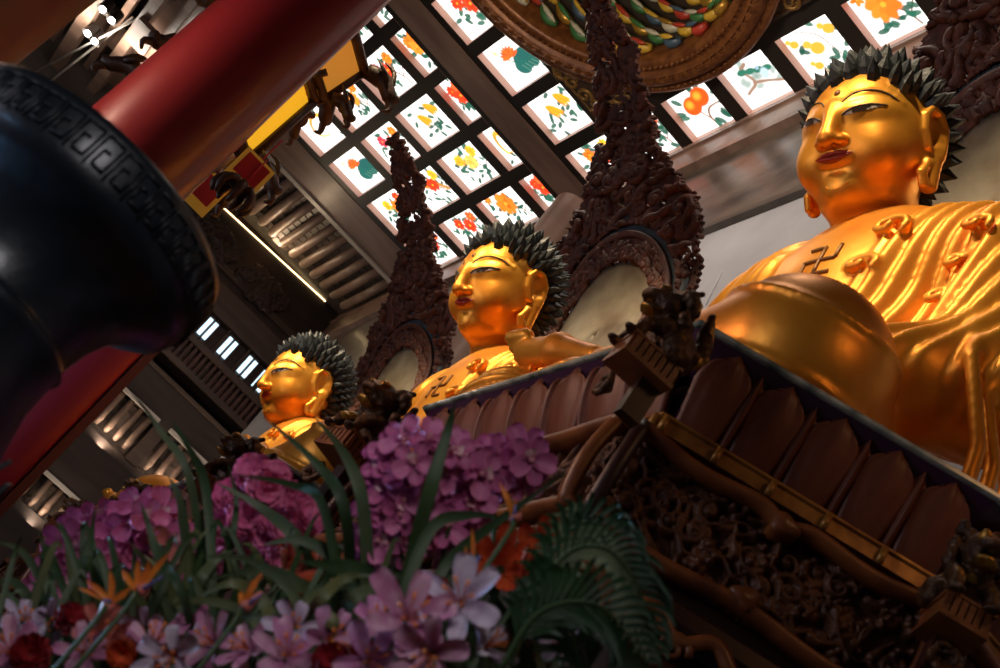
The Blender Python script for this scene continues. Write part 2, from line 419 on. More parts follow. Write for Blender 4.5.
HEADS = [((-4.50, 2.51, 5.38), (D(36.5), D(-5), D(11)), .86, (-4.42, 2.92, 2.66), 3,
          'nearest and largest gilded seated statue, at the right on the petalled throne'),
         ((-8.5, 2.50, 5.50), (D(35), 0, D(12)), .89, (-8.42, 2.92, 2.66), 1,
          'middle gilded seated statue, its torso rising behind the nearest throne'),
         ((-12.5, 2.56, 5.34), (D(31), 0, D(5)), .91, (-12.42, 2.92, 2.66), -2,
          'farthest gilded statue with a whole head in view, beside the blue-lit windows')]
bodies = [buddha] + [copy_tree(buddha) for _ in range(2)]
hd0 = None
for i, (hp, hr, hs, bp, rz, lab) in enumerate(HEADS):
    b = bodies[i]; b['label'] = lab; b.location = bp; b.rotation_euler = (0, 0, math.radians(rz))
    bm_ = Matrix.Translation(bp) @ Matrix.Rotation(math.radians(rz), 4, 'Z')
    hm = Matrix.Translation(hp) @ Euler(hr).to_matrix().to_4x4() @ Matrix.Scale(hs, 4)
    loc = bm_.inverted() @ hm; l_, r_, s_ = loc.decompose()
    if hd0 is None: hd0 = hd = add_head_parts(b, l_, r_.to_euler())
    else: hd = copy_tree(hd0, b)
    hd.location = l_; hd.rotation_euler = r_.to_euler(); hd.scale = s_

# ------------------------------------------------------------------ carved relief
def stamp(H, cx, cy, r, h):
    i0, i1 = int(max(0, cx - r)), int(min(H.shape[0] - 1, cx + r)) + 1; j0, j1 = int(max(0, cy - r)), int(min(H.shape[1] - 1, cy + r)) + 1
    if i1 <= i0 or j1 <= j0: return
    I, J = np.ogrid[i0:i1, j0:j1]; d = ((I - cx) ** 2 + (J - cy) ** 2) / (r * r)
    H[i0:i1, j0:j1] = np.maximum(H[i0:i1, j0:j1], h * np.sqrt(np.clip(1 - d, 0, 1)))
def relief(w, hgt, seed, n, rs=(3.2, 5.5), size=(8, 22)):
    """scrolling clouds, tendrils and small figures, w x hgt cells"""
    r_ = np.random.RandomState(seed); H = np.zeros((w, hgt))
    for _ in range(n):
        cx, cy = r_.rand() * w, r_.rand() * hgt; a = r_.rand() * 2 * PI; R0 = r_.uniform(*size); rad = r_.uniform(*rs); h0 = r_.uniform(.5, 1.)
        kind = r_.rand(); sg = r_.choice([-1, 1])
        if kind < .5:
            for t in np.linspace(0, 1, int(R0 * 3.2)):
                rr = R0 * (1 - .85 * t); aa = a + sg * t * 7.5; stamp(H, cx + rr * math.cos(aa), cy + rr * math.sin(aa), rad * (1 - .45 * t), h0 * (.8 + .2 * t))
            stamp(H, cx, cy, rad * 1.2, h0)
        elif kind < .82:
            L = R0 * 3; x, y, aa = cx, cy, a
            for t in np.linspace(0, 1, int(L * .9)):
                aa += sg * .11 * math.sin(t * 9); x += 1.2 * math.cos(aa); y += 1.2 * math.sin(aa); stamp(H, x, y, rad * (1 - .7 * t), h0)
        else:
            for q in range(5): stamp(H, cx + r_.randn() * rad, cy + q * rad * .9, rad * (1.1 - .1 * q), h0)
    return H

# ------------------------------------------------------------------ mandorla behind each statue
PROF = [(4.05, 3.46), (5.0, 3.44), (5.6, 3.42), (6.2, 3.32), (6.8, 3.02), (7.27, 2.72), (7.69, 2.44), (8.15, 1.93), (8.47, 1.38)]
HW = [(4.05, 1.0), (5.0, 1.22), (5.8, 1.22), (6.3, 1.18), (6.85, 1.02), (7.05, .84), (7.4, .47), (7.9, .35), (8.3, .24), (8.47, .12)]
def make_mandorla():
    r = thing('halo_screen', 'x', 'halo', (0, 0, 0), 'carved flame halos')
    nu, nv = 230, 520
    H = relief(nu, nv, 3, 620, (2.6, 4.6), (6, 17)) + .05 * rng.rand(nu, nv)
    H2 = H + .5 * relief(nu, nv, 77, 620, (3.8, 5.8), (6, 15))
    pr = spline(PROF, nv)
    hwz = np.interp(pr[:, 0], [a for a, _ in HW], [b for _, b in HW])
    jag = .035 * (np.abs(((np.arange(nv) / 6.5) % 1) - .5) * 2) + .02 * np.sin(np.arange(nv) / 17.)
    V = np.zeros((nu, nv, 3)); keep = np.zeros((nu, nv), bool)
    T = np.gradient(pr, axis=0); T /= np.linalg.norm(T, axis=1)[:, None]          # (dz, dy)
    for j in range(nv):
        nrm = np.array((0, -T[j, 0], T[j, 1]))                                     # towards the front
        U = np.linspace(-1, 1, nu) * 1.30
        d = .09 * H[:, j]
        V[:, j, 0] = U; V[:, j, 1] = pr[j, 1] + nrm[1] * d; V[:, j, 2] = pr[j, 0] + nrm[2] * d
        hw = hwz[j] + jag[j]; keep[:, j] = (np.abs(U) < hw)
        hole = (H2[:, j] < .03) & (pr[j, 0] > 6.2)
        keep[:, j] &= ~hole
        ov = (U / 1.02) ** 2 + ((pr[j, 0] - 5.85) / 1.0) ** 2 < 1
        keep[:, j] &= ~ov
    idx = -np.ones((nu, nv), int); K = keep[:-1, :-1] & keep[1:, :-1] & keep[1:, 1:] & keep[:-1, 1:]
    I, J = np.nonzero(K); used = np.zeros((nu, nv), bool)
    for a, b in ((0, 0), (1, 0), (1, 1), (0, 1)): used[I + a, J + b] = True
    idx[used] = np.arange(used.sum())
    F = np.stack([idx[I, J], idx[I + 1, J], idx[I + 1, J + 1], idx[I, J + 1]], 1)
    o = mesh('carved_flame', V[used], F, WOOD_RED, r)
    md = o.modifiers.new('thickness', 'SOLIDIFY'); md.thickness = .035; md.offset = 0
    def shell(name, f0, f1, m_, zc=5.85, rx=.9, rz=.88, off=.0, nr=14, na=120, rel=None, scal=0, th=.04):
        V = []; F = []
        for q in range(nr):
            k = f0 + (f1 - f0) * q / (nr - 1)
            for i in range(na):
                a = 2 * PI * i / na; kk = k * (1 + (scal * (abs(math.sin(a * 5)) - .5) if q == nr - 1 else 0))
                X = rx * kk * math.cos(a); Z = zc + rz * kk * math.sin(a)
                Y = np.interp(Z, pr[:, 0], pr[:, 1]); hh = off + (rel[q % rel.shape[0], i % rel.shape[1]] if rel is not None else 0)
                V.append((X, Y - hh, Z))
        for q in range(nr - 1):
            for i in range(na):
                i2 = (i + 1) % na; F.append((q * na + i, q * na + i2, (q + 1) * na + i2, (q + 1) * na + i))
        o = mesh(name, V, F, m_, r); md = o.modifiers.new('thickness', 'SOLIDIFY'); md.thickness = th; md.offset = 0
        return o
    shell('slate_plate', .9, 1.20, SLATE, scal=.10, off=.02, nr=4)
    rl = relief(22, 480, 9, 260, (1.6, 2.6), (3, 7)) * .05
    shell('carved_ring', .78, 1.0, WOOD_RED, off=.04, nr=22, na=480, rel=rl)
    shell('ring_bead', .99, 1.05, WOOD_RED, off=.07, nr=4)
    shell('halo_disc', .001, .80, DISC, off=.02, nr=12)
    # the lower carved back of the throne
    return r
mand = make_mandorla()
MC = [(-4.45, 'carved flame halo behind the nearest statue, cut off by the frame at the upper right'),
      (-8.45, 'carved flame halo behind the middle statue, its tip crossing the round medallion'),
      (-12.45, 'carved flame halo behind the farthest statue, its tip crossing the lit flower panels')]
for i, (x, lab) in enumerate(MC):
    o = mand if i == 0 else copy_tree(mand); o.location = (x, 0, 0); o['label'] = lab

# ------------------------------------------------------------------ lotus thrones
PLAN = [(-5.3, 1.6), (-3.27, 1.6), (-2.69, 2.61), (-2.69, 4.1), (-5.88, 4.1), (-5.88, 2.61)]
PLAN = [(x + 4.3, y - 2.9) for x, y in PLAN]
def offset(P, d):
    n = len(P); out = []
    for i in range(n):
        a, b, c = np.array(P[i - 1]), np.array(P[i]), np.array(P[(i + 1) % n])
        n1 = np.array(((b - a)[1], -(b - a)[0])); n1 /= np.linalg.norm(n1); n2 = np.array(((c - b)[1], -(c - b)[0])); n2 /= np.linalg.norm(n2)
        m_ = n1 + n2; m_ /= (m_ @ n1); out.append(tuple(b + m_ * d))
    return out
def sweep(prof, mb, m=0, capt=True, capb=True):
    n = len(PLAN); V = []
    for d, z in prof: V += [(x, y, z) for x, y in offset(PLAN, d)]
    F = []
    for j in range(len(prof) - 1):
        for i in range(n): i2 = (i + 1) % n; F.append((j * n + i, j * n + i2, (j + 1) * n + i2, (j + 1) * n + i))
    if capb: F.append(tuple(range(n - 1, -1, -1)))
    if capt: F.append(tuple((len(prof) - 1) * n + i for i in range(n)))
    mb.add(V, F, m)
    return mb
def petal(w, hgt, small=False):
    """bulging lotus petal, base at the origin, leaning out along -Y"""
    nu, nv = 13, 16; V = []; F = []
    for j in range(nv):
        v = j / (nv - 1)
        wd = w * (.72 + .28 * min(v / .52, 1) ** 1.2) if v < .52 else w * 1.0 * max(1 - ((v - .52) / .48) ** 2.0, .02)
        for i in range(nu):
            u = -1 + 2 * i / (nu - 1)
            out = .13 * v ** 1.1 + (.030 if not small else .045) * (1 - u * u) * math.sin(PI * min(v * 1.05, 1)) ** .8 + .022 * math.exp(-((abs(u) - .92) / .09) ** 2) * min(1, v * 3) * (v < .97) + (.018 * math.exp(-(u / .12) ** 2) * max(0, v - .45) if not small else .02 * math.exp(-(u / .2) ** 2))
            tip = .05 * max(0, v - .84) / .16
            V.append((u * wd * .5, -out + tip * .6, hgt * v - (.05 * u * u * max(0, v - .7) / .3)))
    for j in range(nv - 1):
        for i in range(nu - 1): a = j * nu + i; F.append((a, a + 1, a + nu + 1, a + nu))
    n = len(V); V2 = [(x, y + .025, z) for x, y, z in V]; F2 = [tuple(reversed([q + n for q in f])) for f in F]
    rim = [i for i in range(nu)] + [j * nu + nu - 1 for j in range(1, nv)] + [(nv - 1) * nu + i for i in range(nu - 2, -1, -1)] + [j * nu for j in range(nv - 2, 0, -1)]
    F3 = [(rim[i], rim[(i + 1) % len(rim)] , rim[(i + 1) % len(rim)] + n, rim[i] + n)[::-1] for i in range(len(rim))]
    return V + V2, F + F2 + F3
def frame_panel(root, a, b, seed, detailed=True):
    """carved frieze in its cusped frame between two plan corners a -> b"""
    a = np.array(a); b = np.array(b); L = np.linalg.norm(b - a); t = (b - a) / L; nr = np.array((t[1], -t[0]))
    z0, z1 = 1.74, 2.13; cell = .0042 if detailed else .009
    nx, nz = int(L / cell), int((z1 - z0) / cell); k = .0042 / cell
    H = relief(nx, nz, seed, int(nx * nz / 150 / k / k * .9), (2.6 * k + .6, 5.2 * k + .6), (5 * k, 15 * k))
    V = []; 
    X = np.linspace(0, L, nx); Z = np.linspace(z0, z1, nz)
    dd = .005 + .055 * H
    V = np.zeros((nx, nz, 3))
    for i in range(nx):
        p = a + t * X[i]
        V[i, :, 0] = p[0] + nr[0] * (dd[i] - .05); V[i, :, 1] = p[1] + nr[1] * (dd[i] - .05); V[i, :, 2] = Z
    I, J = np.meshgrid(np.arange(nx - 1), np.arange(nz - 1), indexing='ij'); I = I.ravel(); J = J.ravel()
    F = np.stack([I * nz + J, (I + 1) * nz + J, (I + 1) * nz + J + 1, I * nz + J + 1], 1)
    mesh('carved_frieze', V.reshape(-1, 3), F, FRIEZE, root)
    # cusped frame rail: a moulded bar following a wavy line
    def rail(zf, name, wdt=.045, dep=.055):
        n = 70; V = []; F = []
        for i in range(n + 1):
            s = i / n; p = a + t * L * s; z = zf(s)
            for (o, q) in ((-.03, -wdt * .5), (dep * .6, -wdt * .5), (dep, -wdt * .2), (dep, wdt * .35), (dep * .5, wdt * .5), (-.03, wdt * .5)):
                V.append((p[0] + nr[0] * o, p[1] + nr[1] * o, z + q))
        for i in range(n):
            for q in range(6): q2 = (q + 1) % 6; F.append((i * 6 + q, (i + 1) * 6 + q, (i + 1) * 6 + q2, i * 6 + q2))
        F.append(tuple(range(6))); F.append(tuple(n * 6 + q for q in range(5, -1, -1)))
        mesh(name, V, F, FRAME, root)
    rail(lambda s: 2.115 + .022 * math.cos(2 * PI * s * 2) * (abs(s - .5) * 2) ** .5 - .028 * math.exp(-((s - .5) / .05) ** 2), 'frame_rail')
    rail(lambda s: 1.755 + .012 * math.cos(2 * PI * s * 2), 'frame_rail')
    # cloud-head boss in the middle of the rail
    for s, zz, sg in ((.5, 2.085, -1), (.5, 1.79, 1)):
        p = a + t * L * s; V = []; F = []; n = 40; rr = []
        for i in range(n):
            an = 2 * PI * i / n; r = .040 * (1 + .16 * math.cos(3 * an + (PI if sg > 0 else 0)))
            rr.append((r * 1.25 * math.cos(an), r * math.sin(an)))
        for q, (sc, o) in enumerate(((1, -.02), (1, .045), (.8, .062))):
            for (u, v) in rr: V.append((p[0] + t[0] * u * sc + nr[0] * o, p[1] + t[1] * u * sc + nr[1] * o, zz + v * sc))
        for q in range(2):
            for i in range(n): i2 = (i + 1) % n; F.append((q * n + i, q * n + i2, (q + 1) * n + i2, (q + 1) * n + i))
        F.append(tuple(2 * n + i for i in range(n)))
        mesh('cloud_boss', V, F, FRAME, root)
    # curved corner stiles
    for s in (0, 1):
        p = a + t * (L * s + (.03 if s == 0 else -.03)); P = []; R = []
        for q in range(10):
            v = q / 9; o = .035 + .03 * math.sin(PI * v); P.append((p[0] + nr[0] * o, p[1] + nr[1] * o, 1.74 + .40 * v)); R.append(.030)
        MB().tube(P, R, 8).build('corner_stile', CORE2 if s == 0 else FRAME, root)
def make_throne(detail=True):
    r = thing('lotus_throne', 'x', 'throne', (0, 0, 0), 'lotus thrones')
    sweep([(-.02, 2.628), (0, 2.628), (.008, 2.633), (.008, 2.648), (0, 2.655), (-.05, 2.655)], MB()).build('glass_top', GLASS, r, smooth=False)
    sweep([(-.20, 2.22), (-.18, 2.30), (-.15, 2.50), (-.012, 2.63)], MB()).build('throne_body', CORE, r, smooth=False)
    mb = sweep([(-.12, 2.20), (-.105, 2.205), (-.10, 2.215), (-.108, 2.222), (-.108, 2.288), (-.098, 2.295), (-.098, 2.305)], MB())
    mb.build('gilt_band', BAND, r, smooth=False)
    n = len(PLAN)
    Pb = offset(PLAN, -.135)
    for e, cnt in ((0, 7), (1, 5), (2, 6), (5, 5)):
        a, b = np.array(Pb[e]), np.array(Pb[(e + 1) % n]); L = np.linalg.norm(b - a); t = (b - a) / L; nr = np.array((t[1], -t[0])); rz = math.atan2(t[1], t[0])
        w = L / cnt
        V, F = petal(w * .97, .362); V2, F2 = petal(w * .42, .350, True)
        pm = pm2 = None
        for i in range(cnt):
            p = a + t * w * (i + .5)
            if pm is None: o = mesh('petal', V, F, PETAL, r); pm = o
            else: o = pm.copy(); C.objects.link(o)
            o.location = (p[0] - nr[0] * .0, p[1], 2.285); o.rotation_euler = (0, 0, rz); o.parent = r; o.scale = (1.0 + .0 * i, 1, 1)
        for i in range(1, cnt):
            p = a + t * w * i - nr * .030
            if pm2 is None: o = mesh('inner_petal', V2, F2, PETAL, r); pm2 = o
            else: o = pm2.copy(); C.objects.link(o)
            o.location = (p[0], p[1], 2.285); o.rotation_euler = (0, 0, rz); o.parent = r
        for i in range(cnt + 1):
            p = a + t * w * i + nr * .033; bx = MB().box((-.012, -.02, 2.228), (.012, .02, 2.29)); o = bx.build('band_pilaster', BAND, r); o.location = (p[0], p[1], 0); o.rotation_euler = (0, 0, rz)
    # waist block and ledge
    sweep([(-.06, 1.66), (-.05, 1.74), (-.055, 2.14), (-.02, 2.15), (.01, 2.165), (-.02, 2.185), (-.13, 2.20)], MB()).build('waist', CORE2, r, smooth=False)
    for e, sd in ((0, 5), (1, 11), (2, 17)):
        frame_panel(r, PLAN[e], PLAN[(e + 1) % n], sd, detail and e < 2)
    frame_panel(r, PLAN[5], PLAN[0], 23, False)
    sweep([(.0, 1.50), (.07, 1.52), (.09, 1.58), (.07, 1.64), (.02, 1.67), (-.05, 1.70)], MB()).build('scroll_apron', CORE2, r, smooth=False)
    sweep([(.14, 1.22), (.17, 1.25), (.17, 1.36), (.12, 1.44), (.02, 1.50)], MB()).build('lower_moulding', CORE2, r, smooth=False)
    sweep([(.30, FLOOR), (.30, 1.0), (.22, 1.10), (.14, 1.22)], MB()).build('plinth', CORE2, r, smooth=False)
    # scrolled apron ornament along the lower moulding
    for e in (0, 1):
        a, b = np.array(offset(PLAN, .10)[e]), np.array(offset(PLAN, .10)[(e + 1) % n]); L = np.linalg.norm(b - a); t = (b - a) / L; nr = np.array((t[1], -t[0]))
        mb = MB(); k = int(L / .19)
        P = []
        for i in range(k * 14 + 1):
            s = i / (k * 14); p = a + t * L * s; P.append((p[0], p[1], 1.545 + .030 * math.cos(2 * PI * k * s)))
        mb.tube(P, .026, 6)
        mb.build('scroll_border', FRAME, r)
        for i in range(k):
            c = a + t * L * (i + .5) / k; mb = MB(); P = []
            for q in range(22):
                an = q / 21 * 4.2 * PI / 1.6; rr = .052 * (1 - q / 26); P.append((c[0] + t[0] * rr * math.cos(an) + nr[0] * .01, c[1] + t[1] * rr * math.cos(an) + nr[1] * .01, 1.49 + rr * math.sin(an)))
            mb.tube(P, [.014 * (1 - .4 * q / 21) for q in range(22)], 6)
            mb.build('scroll', FRAME, r)
    return r
throne = make_throne()
TH = ['nearest lotus throne with glass-edged top and carved frieze, under the largest statue',
      'middle lotus throne, mostly behind the orchids, under the middle statue',
      'far lotus throne, a glimpse of petals above the pink flowers at the left']
for i, lab in enumerate(TH):
    o = throne if i == 0 else copy_tree(throne); o.location = (-4.3 - 4 * i, 2.9, 0); o['label'] = lab

# ------------------------------------------------------------------ guardian lions on corner posts
def make_guardian():
    r = thing('guardian_lion', 'x', 'statue', (0, 0, 0), 'guardian lions on the throne corners')
    h = .0085; ax, G = grid((-.24, -.24, 2.27), (.24, .26, 2.80), h); x, y, z = G
    F = ell(G, (0, .06, 2.42), (.12, .13, .13))
    F = smin(F, ell(G, (0, -.06, 2.58), (.105, .10, .095)), .05)
    F = smin(F, ell(G, (0, -.15, 2.575), (.07, .06, .035)), .02)
    F = smin(F, ell(G, (0, -.13, 2.505), (.06, .055, .022)), .015)
    F = smax(F, -ell(G, (0, -.17, 2.54), (.05, .06, .018)), .01)
    for s in (-1, 1):
        F = smin(F, ell(G, (s * .05, -.135, 2.625), (.028, .028, .026)), .01)
        F = smin(F, chain(G, [(s * .08, -.02, 2.45), (s * .09, -.12, 2.38), (s * .085, -.14, 2.30)], [.045, .035, .03]), .02)
        F = smin(F, ell(G, (s * .085, -.165, 2.295), (.036, .05, .024)), .015)
        F = smin(F, ell(G, (s * .11, .08, 2.36), (.06, .09, .08)), .02)
        F = smin(F, chain(G, [(s * .085, -.02, 2.66), (s * .11, .03, 2.71)], [.03, .012]), .02)
    r2 = np.random.RandomState(4)
    for _ in range(46):
        a = r2.uniform(-.3, PI + .3); b = r2.uniform(-.2, 1.2); p = np.array((.125 * math.cos(a), .0 + .10 * math.sin(a) * math.cos(b) * .9, 2.57 + .13 * math.sin(b) - .09 * r2.rand()))
        F = smin(F, ell(G, p, (.030, .030, .034)), .006)
    F = smin(F, chain(G, [(0, .17, 2.36), (.03, .22, 2.48), (-.02, .20, 2.62), (.03, .16, 2.70)], [.04, .05, .045, .02]), .02)
    F = np.maximum(F, -(z - 2.285)).astype(np.float32)
    F = F + (.006 * np.sin(x * 70) * np.sin(y * 75 + 1) * np.sin(z * 80)).astype(np.float32)
    V, Q = nets(F, ax, h)
    cz = V[Q].mean(1); gm = ((np.sin(cz[:, 0] * 23 + 2) + np.sin(cz[:, 2] * 29) + np.sin(cz[:, 1] * 31)) > .95).astype(int)
    mesh('lion_figure', V, Q, [LION, LIONG], r, mi=gm)
    mb = MB().box((-.10, -.13, 2.20), (.10, .15, 2.29)); mb.build('plinth_block', FRAME, r, smooth=False)
    fm = MB()
    for i in range(6): fm.box((-.105 + .036 * i, -.15, 2.19), (-.078 + .036 * i, -.125, 2.285))
    for i in range(7): fm.box((.095, -.13 + .04 * i, 2.19), (.118, -.10 + .04 * i, 2.285))
    fm.box((-.112, -.155, 2.17), (.122, .155, 2.195)); fm.box((-.112, -.155, 2.283), (.122, .155, 2.297))
    fm.build('fluted_band', FRAME, r, smooth=False)
    MB().box((-.04, .02, 1.96), (.04, .14, 2.17)).build('post', CORE2, r, smooth=False)
    pb = MB()
    for k in range(5): a = k * 1.3; pb.tube(spline([(0, -.07, 2.02), (.05 * math.cos(a), -.10, 2.02 + .05 * math.sin(a)), (.07 * math.cos(a + 1), -.11, 2.02 + .06 * math.sin(a + 1)), (.04 * math.cos(a + 2), -.09, 2.02 + .03 * math.sin(a + 2))], 8), .018, 6)
    pb.build('bracket', LION, r)
    return r
guard = make_guardian()
GP = [((-3.15, 1.45, 0), -10, 'carved guardian lion on its post at the near front corner of the nearest throne'),
      ((-5.40, 1.47, 0), 20, 'carved guardian lion between the nearest throne and the middle statue knee'),
      ((-2.49, 2.44, -.27), 60, 'carved guardian figure on fluted block at the right edge, beside the nearest throne'),
      ((-7.15, 1.45, 0), -10, 'carved guardian lion on the middle throne corner, above the big pink orchid spray'),
      ((-9.40, 1.47, 0), 20, 'carved guardian lion at the far corner of the middle throne'),
      ((-11.15, 1.45, 0), -10, 'small carved guardian lion by the far lotus throne at the lower left')]
for i, (p, rz, lab) in enumerate(GP):
    o = guard if i == 0 else copy_tree(guard); o.location = (p[0], p[1], 2.28 - 2.29 * .70 + p[2]); k_ = 1.3 if i in (1, 3) else 1.; o.scale = (.66 * k_, .66 * k_, .70 * k_); o.location.z -= (k_ - 1) * .70 * 2.29 + (.06 if i == 3 else 0); o.rotation_euler = (0, 0, math.radians(rz)); o['label'] = lab
    if p[2] < 0: MB().box((-.06, -.02, .98), (.06, .14, 1.98)).build('post', CORE2, o, smooth=False)
#PART2
H = 12.0
# ------------------------------------------------------------------ painted, backlit ceiling panels
def em_attr(name, s):
    m = bpy.data.materials.new(name); m.use_nodes = True; nt = m.node_tree; nt.nodes.clear()
    a = nt.nodes.new('ShaderNodeVertexColor'); a.layer_name = 'paint'
    e = nt.nodes.new('ShaderNodeEmission'); e.inputs[1].default_value = s; nt.links.new(a.outputs[0], e.inputs[0])
    o = nt.nodes.new('ShaderNodeOutputMaterial'); nt.links.new(e.outputs[0], o.inputs[0]); return m
PANEL = em_attr('backlit_painting', 1.9)
class Paint:
    """tiny raster painter; u runs along the panel, v towards its top; colours are kept per vertex"""
    def __init__(s, w, h, seed, warm=0.):
        s.n = (int(w * 92), int(h * 92)); s.w, s.h = w, h; s.r = np.random.RandomState(seed)
        s.X, s.Y = np.meshgrid(np.linspace(0, w, s.n[0]), np.linspace(0, h, s.n[1]), indexing='ij')
        s.C = np.ones((*s.n, 3)) * np.array((1., .97, .93))
        d = np.exp(-(((s.X - w / 2) / (.32 * w)) ** 2 + ((s.Y - h / 2) / (.32 * h)) ** 2)); s.mix(d * .16, (.95, .72, .55))
    def mix(s, a, c): a = np.clip(a, 0, 1)[..., None]; s.C = s.C * (1 - a) + np.array(c) * a
    def blob(s, x, y, rx, ry, ang, c, soft=.25, a=1.):
        ca, sa = math.cos(ang), math.sin(ang); u = ((s.X - x) * ca + (s.Y - y) * sa) / rx; v = (-(s.X - x) * sa + (s.Y - y) * ca) / ry
        s.mix(np.clip((1 - np.sqrt(u * u + v * v)) / soft, 0, 1) * a, c)
    def line(s, P, w, c):
        P = spline(P, 26)
        for (x, y) in P: s.blob(x, y, w * 1.7, w * 1.7, 0, c, .6)
    def leaf(s, x, y, L, ang, c=None):
        g = s.r.uniform(.7, 1.2); L *= 1.3; c = c or (.018 * g, .095 * g, .058 * g)
        s.blob(x + L * .5 * math.cos(ang), y + L * .5 * math.sin(ang), L * .56, L * .26, ang, c, .3, .95)
    def flower(s, x, y, R, c, n=8, inner=(1., .35, .03)):
        R *= 1.25
        for q in range(n):
            a = 2 * PI * q / n + s.r.rand() * .3; k = s.r.uniform(.75, 1.1); s.blob(x + R * .55 * math.cos(a), y + R * .55 * math.sin(a), R * .52, R * .34, a, tuple(np.array(c) * k), .3)
        for q in range(5): a = s.r.rand() * 6.28; s.blob(x + R * .25 * math.cos(a), y + R * .25 * math.sin(a), R * .3, R * .2, a, tuple(np.array(c) * s.r.uniform(.5, .9)), .4)
        s.blob(x, y, R * .2, R * .2, 0, inner, .5)
RED, ORG, PNK, YEL, GRN = (.85, .05, .015), (.95, .20, .02), (.65, .05, .08), (1., .45, .03), (.03, .17, .11)
def motif(p, kind):
    w, h, r = p.w, p.h, p.r; br = (.20, .09, .05)
    if kind == 'a red lotus over a dark green leaf':
        p.blob(w * .64, h * .44, .27 * w, .24 * h, .2, (.02, .10, .085), .10); p.blob(w * .50, h * .32, .17 * w, .17 * h, -.3, (.02, .11, .09), .15); p.blob(w * .76, h * .34, .14 * w, .16 * h, .5, (.02, .10, .08), .15)
        for q in range(5): p.line([(w * (.50 + .08 * q), h * .35), (w * (.56 + .09 * q), h * .2), (w * (.62 + .09 * q), h * .03)], .007, (.1, .2, .15))
        p.line([(w * .40, h * .5), (w * .3, h * .62), (w * .2, h * .80)], .008, GRN); p.blob(w * .19, h * .82, .035, .06, .3, (.9, .55, .2), .3); p.line([(w * .5, h * .5), (w * .56, h * .8), (w * .60, h * .97)], .007, GRN)
        for q in range(9): a = .2 + q * .35; p.blob(w * .42 + .10 * math.cos(a), h * .60 + .10 * math.sin(a), .115, .036, a, (.9, .09 + .02 * (q % 3), .02), .3)
    elif kind == 'two big orange peaches on a branch':
        p.line([(w * .55, h * .02), (w * .52, h * .25), (w * .62, h * .42), (w * .9, h * .45)], .014, br); p.line([(w * .52, h * .2), (w * .42, h * .42), (w * .36, h * .6)], .01, br)
        for q in range(13): a = r.rand() * 6.28; p.leaf(w * .5 + w * .36 * math.cos(a), h * .52 + h * .33 * math.sin(a), .15, a + r.uniform(-.8, .8))
        for x, y in ((.36, .60), (.60, .70)):
            p.blob(w * x, h * y, .18, .155, .5, (.75, .08, .01), .15); p.blob(w * x - .03, h * y + .03, .10, .085, .5, (1., .33, .03), .7)
    elif kind == 'a pale bird in a pine tree':
        for q in range(9): p.blob(w * r.uniform(.1, .9), h * r.uniform(.25, .95), .13, .075, r.rand(), (.16, .24, .20), .7, .8)
        p.line([(w * .15, h * .30), (w * .4, h * .45), (w * .32, h * .75), (w * .45, h * .85)], .02, (.28, .16, .11)); p.line([(w * .38, h * .45), (w * .6, h * .38), (w * .95, h * .22)], .018, (.28, .16, .11))
        for q in range(4): p.blob(w * (.3 + .15 * q), h * (.72 - .04 * q), .09, .055, 0, (.03, .14, .09), .25)
        p.blob(w * .66, h * .52, .075, .10, -.4, (.42, .52, .60), .3); p.blob(w * .60, h * .68, .035, .035, 0, (.3, .4, .5), .3); p.blob(w * .2, h * .95, .05, .05, 0, RED, .3)
    elif kind == 'orange gourds on a vine':
        p.line([(w * .75, h * .05), (w * .65, h * .4), (w * .55, h * .7), (w * .3, h * .9)], .010, br)
        for q in range(14): a = r.rand() * 6.28; p.leaf(w * .5 + w * .4 * math.cos(a), h * .5 + h * .38 * math.sin(a), .13, r.rand() * 6.28)
        for x, y, k in ((.42, .48, 1.9), (.78, .70, 1.5), (.25, .18, 1.2), (.12, .72, 1.2)): p.blob(w * x, h * y, .06 * k, .052 * k, 0, (.85, .35, .04), .2); p.blob(w * x - .05 * k, h * y + .05 * k, .036 * k, .033 * k, 0, (.85, .38, .05), .2)
    elif kind == 'fingered citrons and curling leaves':
        p.line([(w * .9, h * .05), (w * .6, h * .35), (w * .45, h * .7), (w * .2, h * .9)], .008, (.15, .2, .1))
        for q in range(20): p.leaf(w * r.uniform(.1, .9), h * r.uniform(.1, .9), .12, r.rand() * 6.28)
        for x, y in ((.36, .55), (.66, .68)):
            for q in range(6): p.blob(w * x + .026 * (q - 2.5), h * y + .025 * (q % 2), .034, .155, .5 + .08 * (q - 2.5), (.88, .24 + .05 * (q % 3), .02), .25)
    elif kind == 'an orange swirl of goldfish':
        for q in range(26): t = q / 25; a = t * 5; p.blob(w * .5 + w * .30 * math.cos(a) * (1 - .3 * t), h * .5 + h * .33 * math.sin(a) * (1 - .3 * t), .065 * (1 - .6 * t), .055 * (1 - .6 * t), a, (.98, .35 + .1 * math.sin(9 * t), .04), .4)
        for q in range(4): p.leaf(w * r.uniform(.1, .9), h * r.uniform(.1, .9), .10, r.rand() * 6.28)
    else:
        cols = {'pink and red peonies': (PNK, RED, ORG), 'orange blossoms and small leaves': (ORG, (.95, .28, .03), ORG), 'red blossoms on thin twigs': (RED, RED, (.9, .12, .03)),
                'a perching bird among flowers': (ORG, RED, YEL), 'a leafy green vine with yellow buds': (YEL, (.9, .5, .1), YEL), 'one large orange peony': (ORG, (.98, .28, .02), ORG), 'a green dragon among flowers': (YEL, ORG, RED)}[kind]
        big = kind == 'one large orange peony'
        p.line([(w * .78, h * .04), (w * .68, h * .35), (w * .5, h * .55)], .012, br); p.line([(w * .72, h * .25), (w * .9, h * .5)], .008, br)
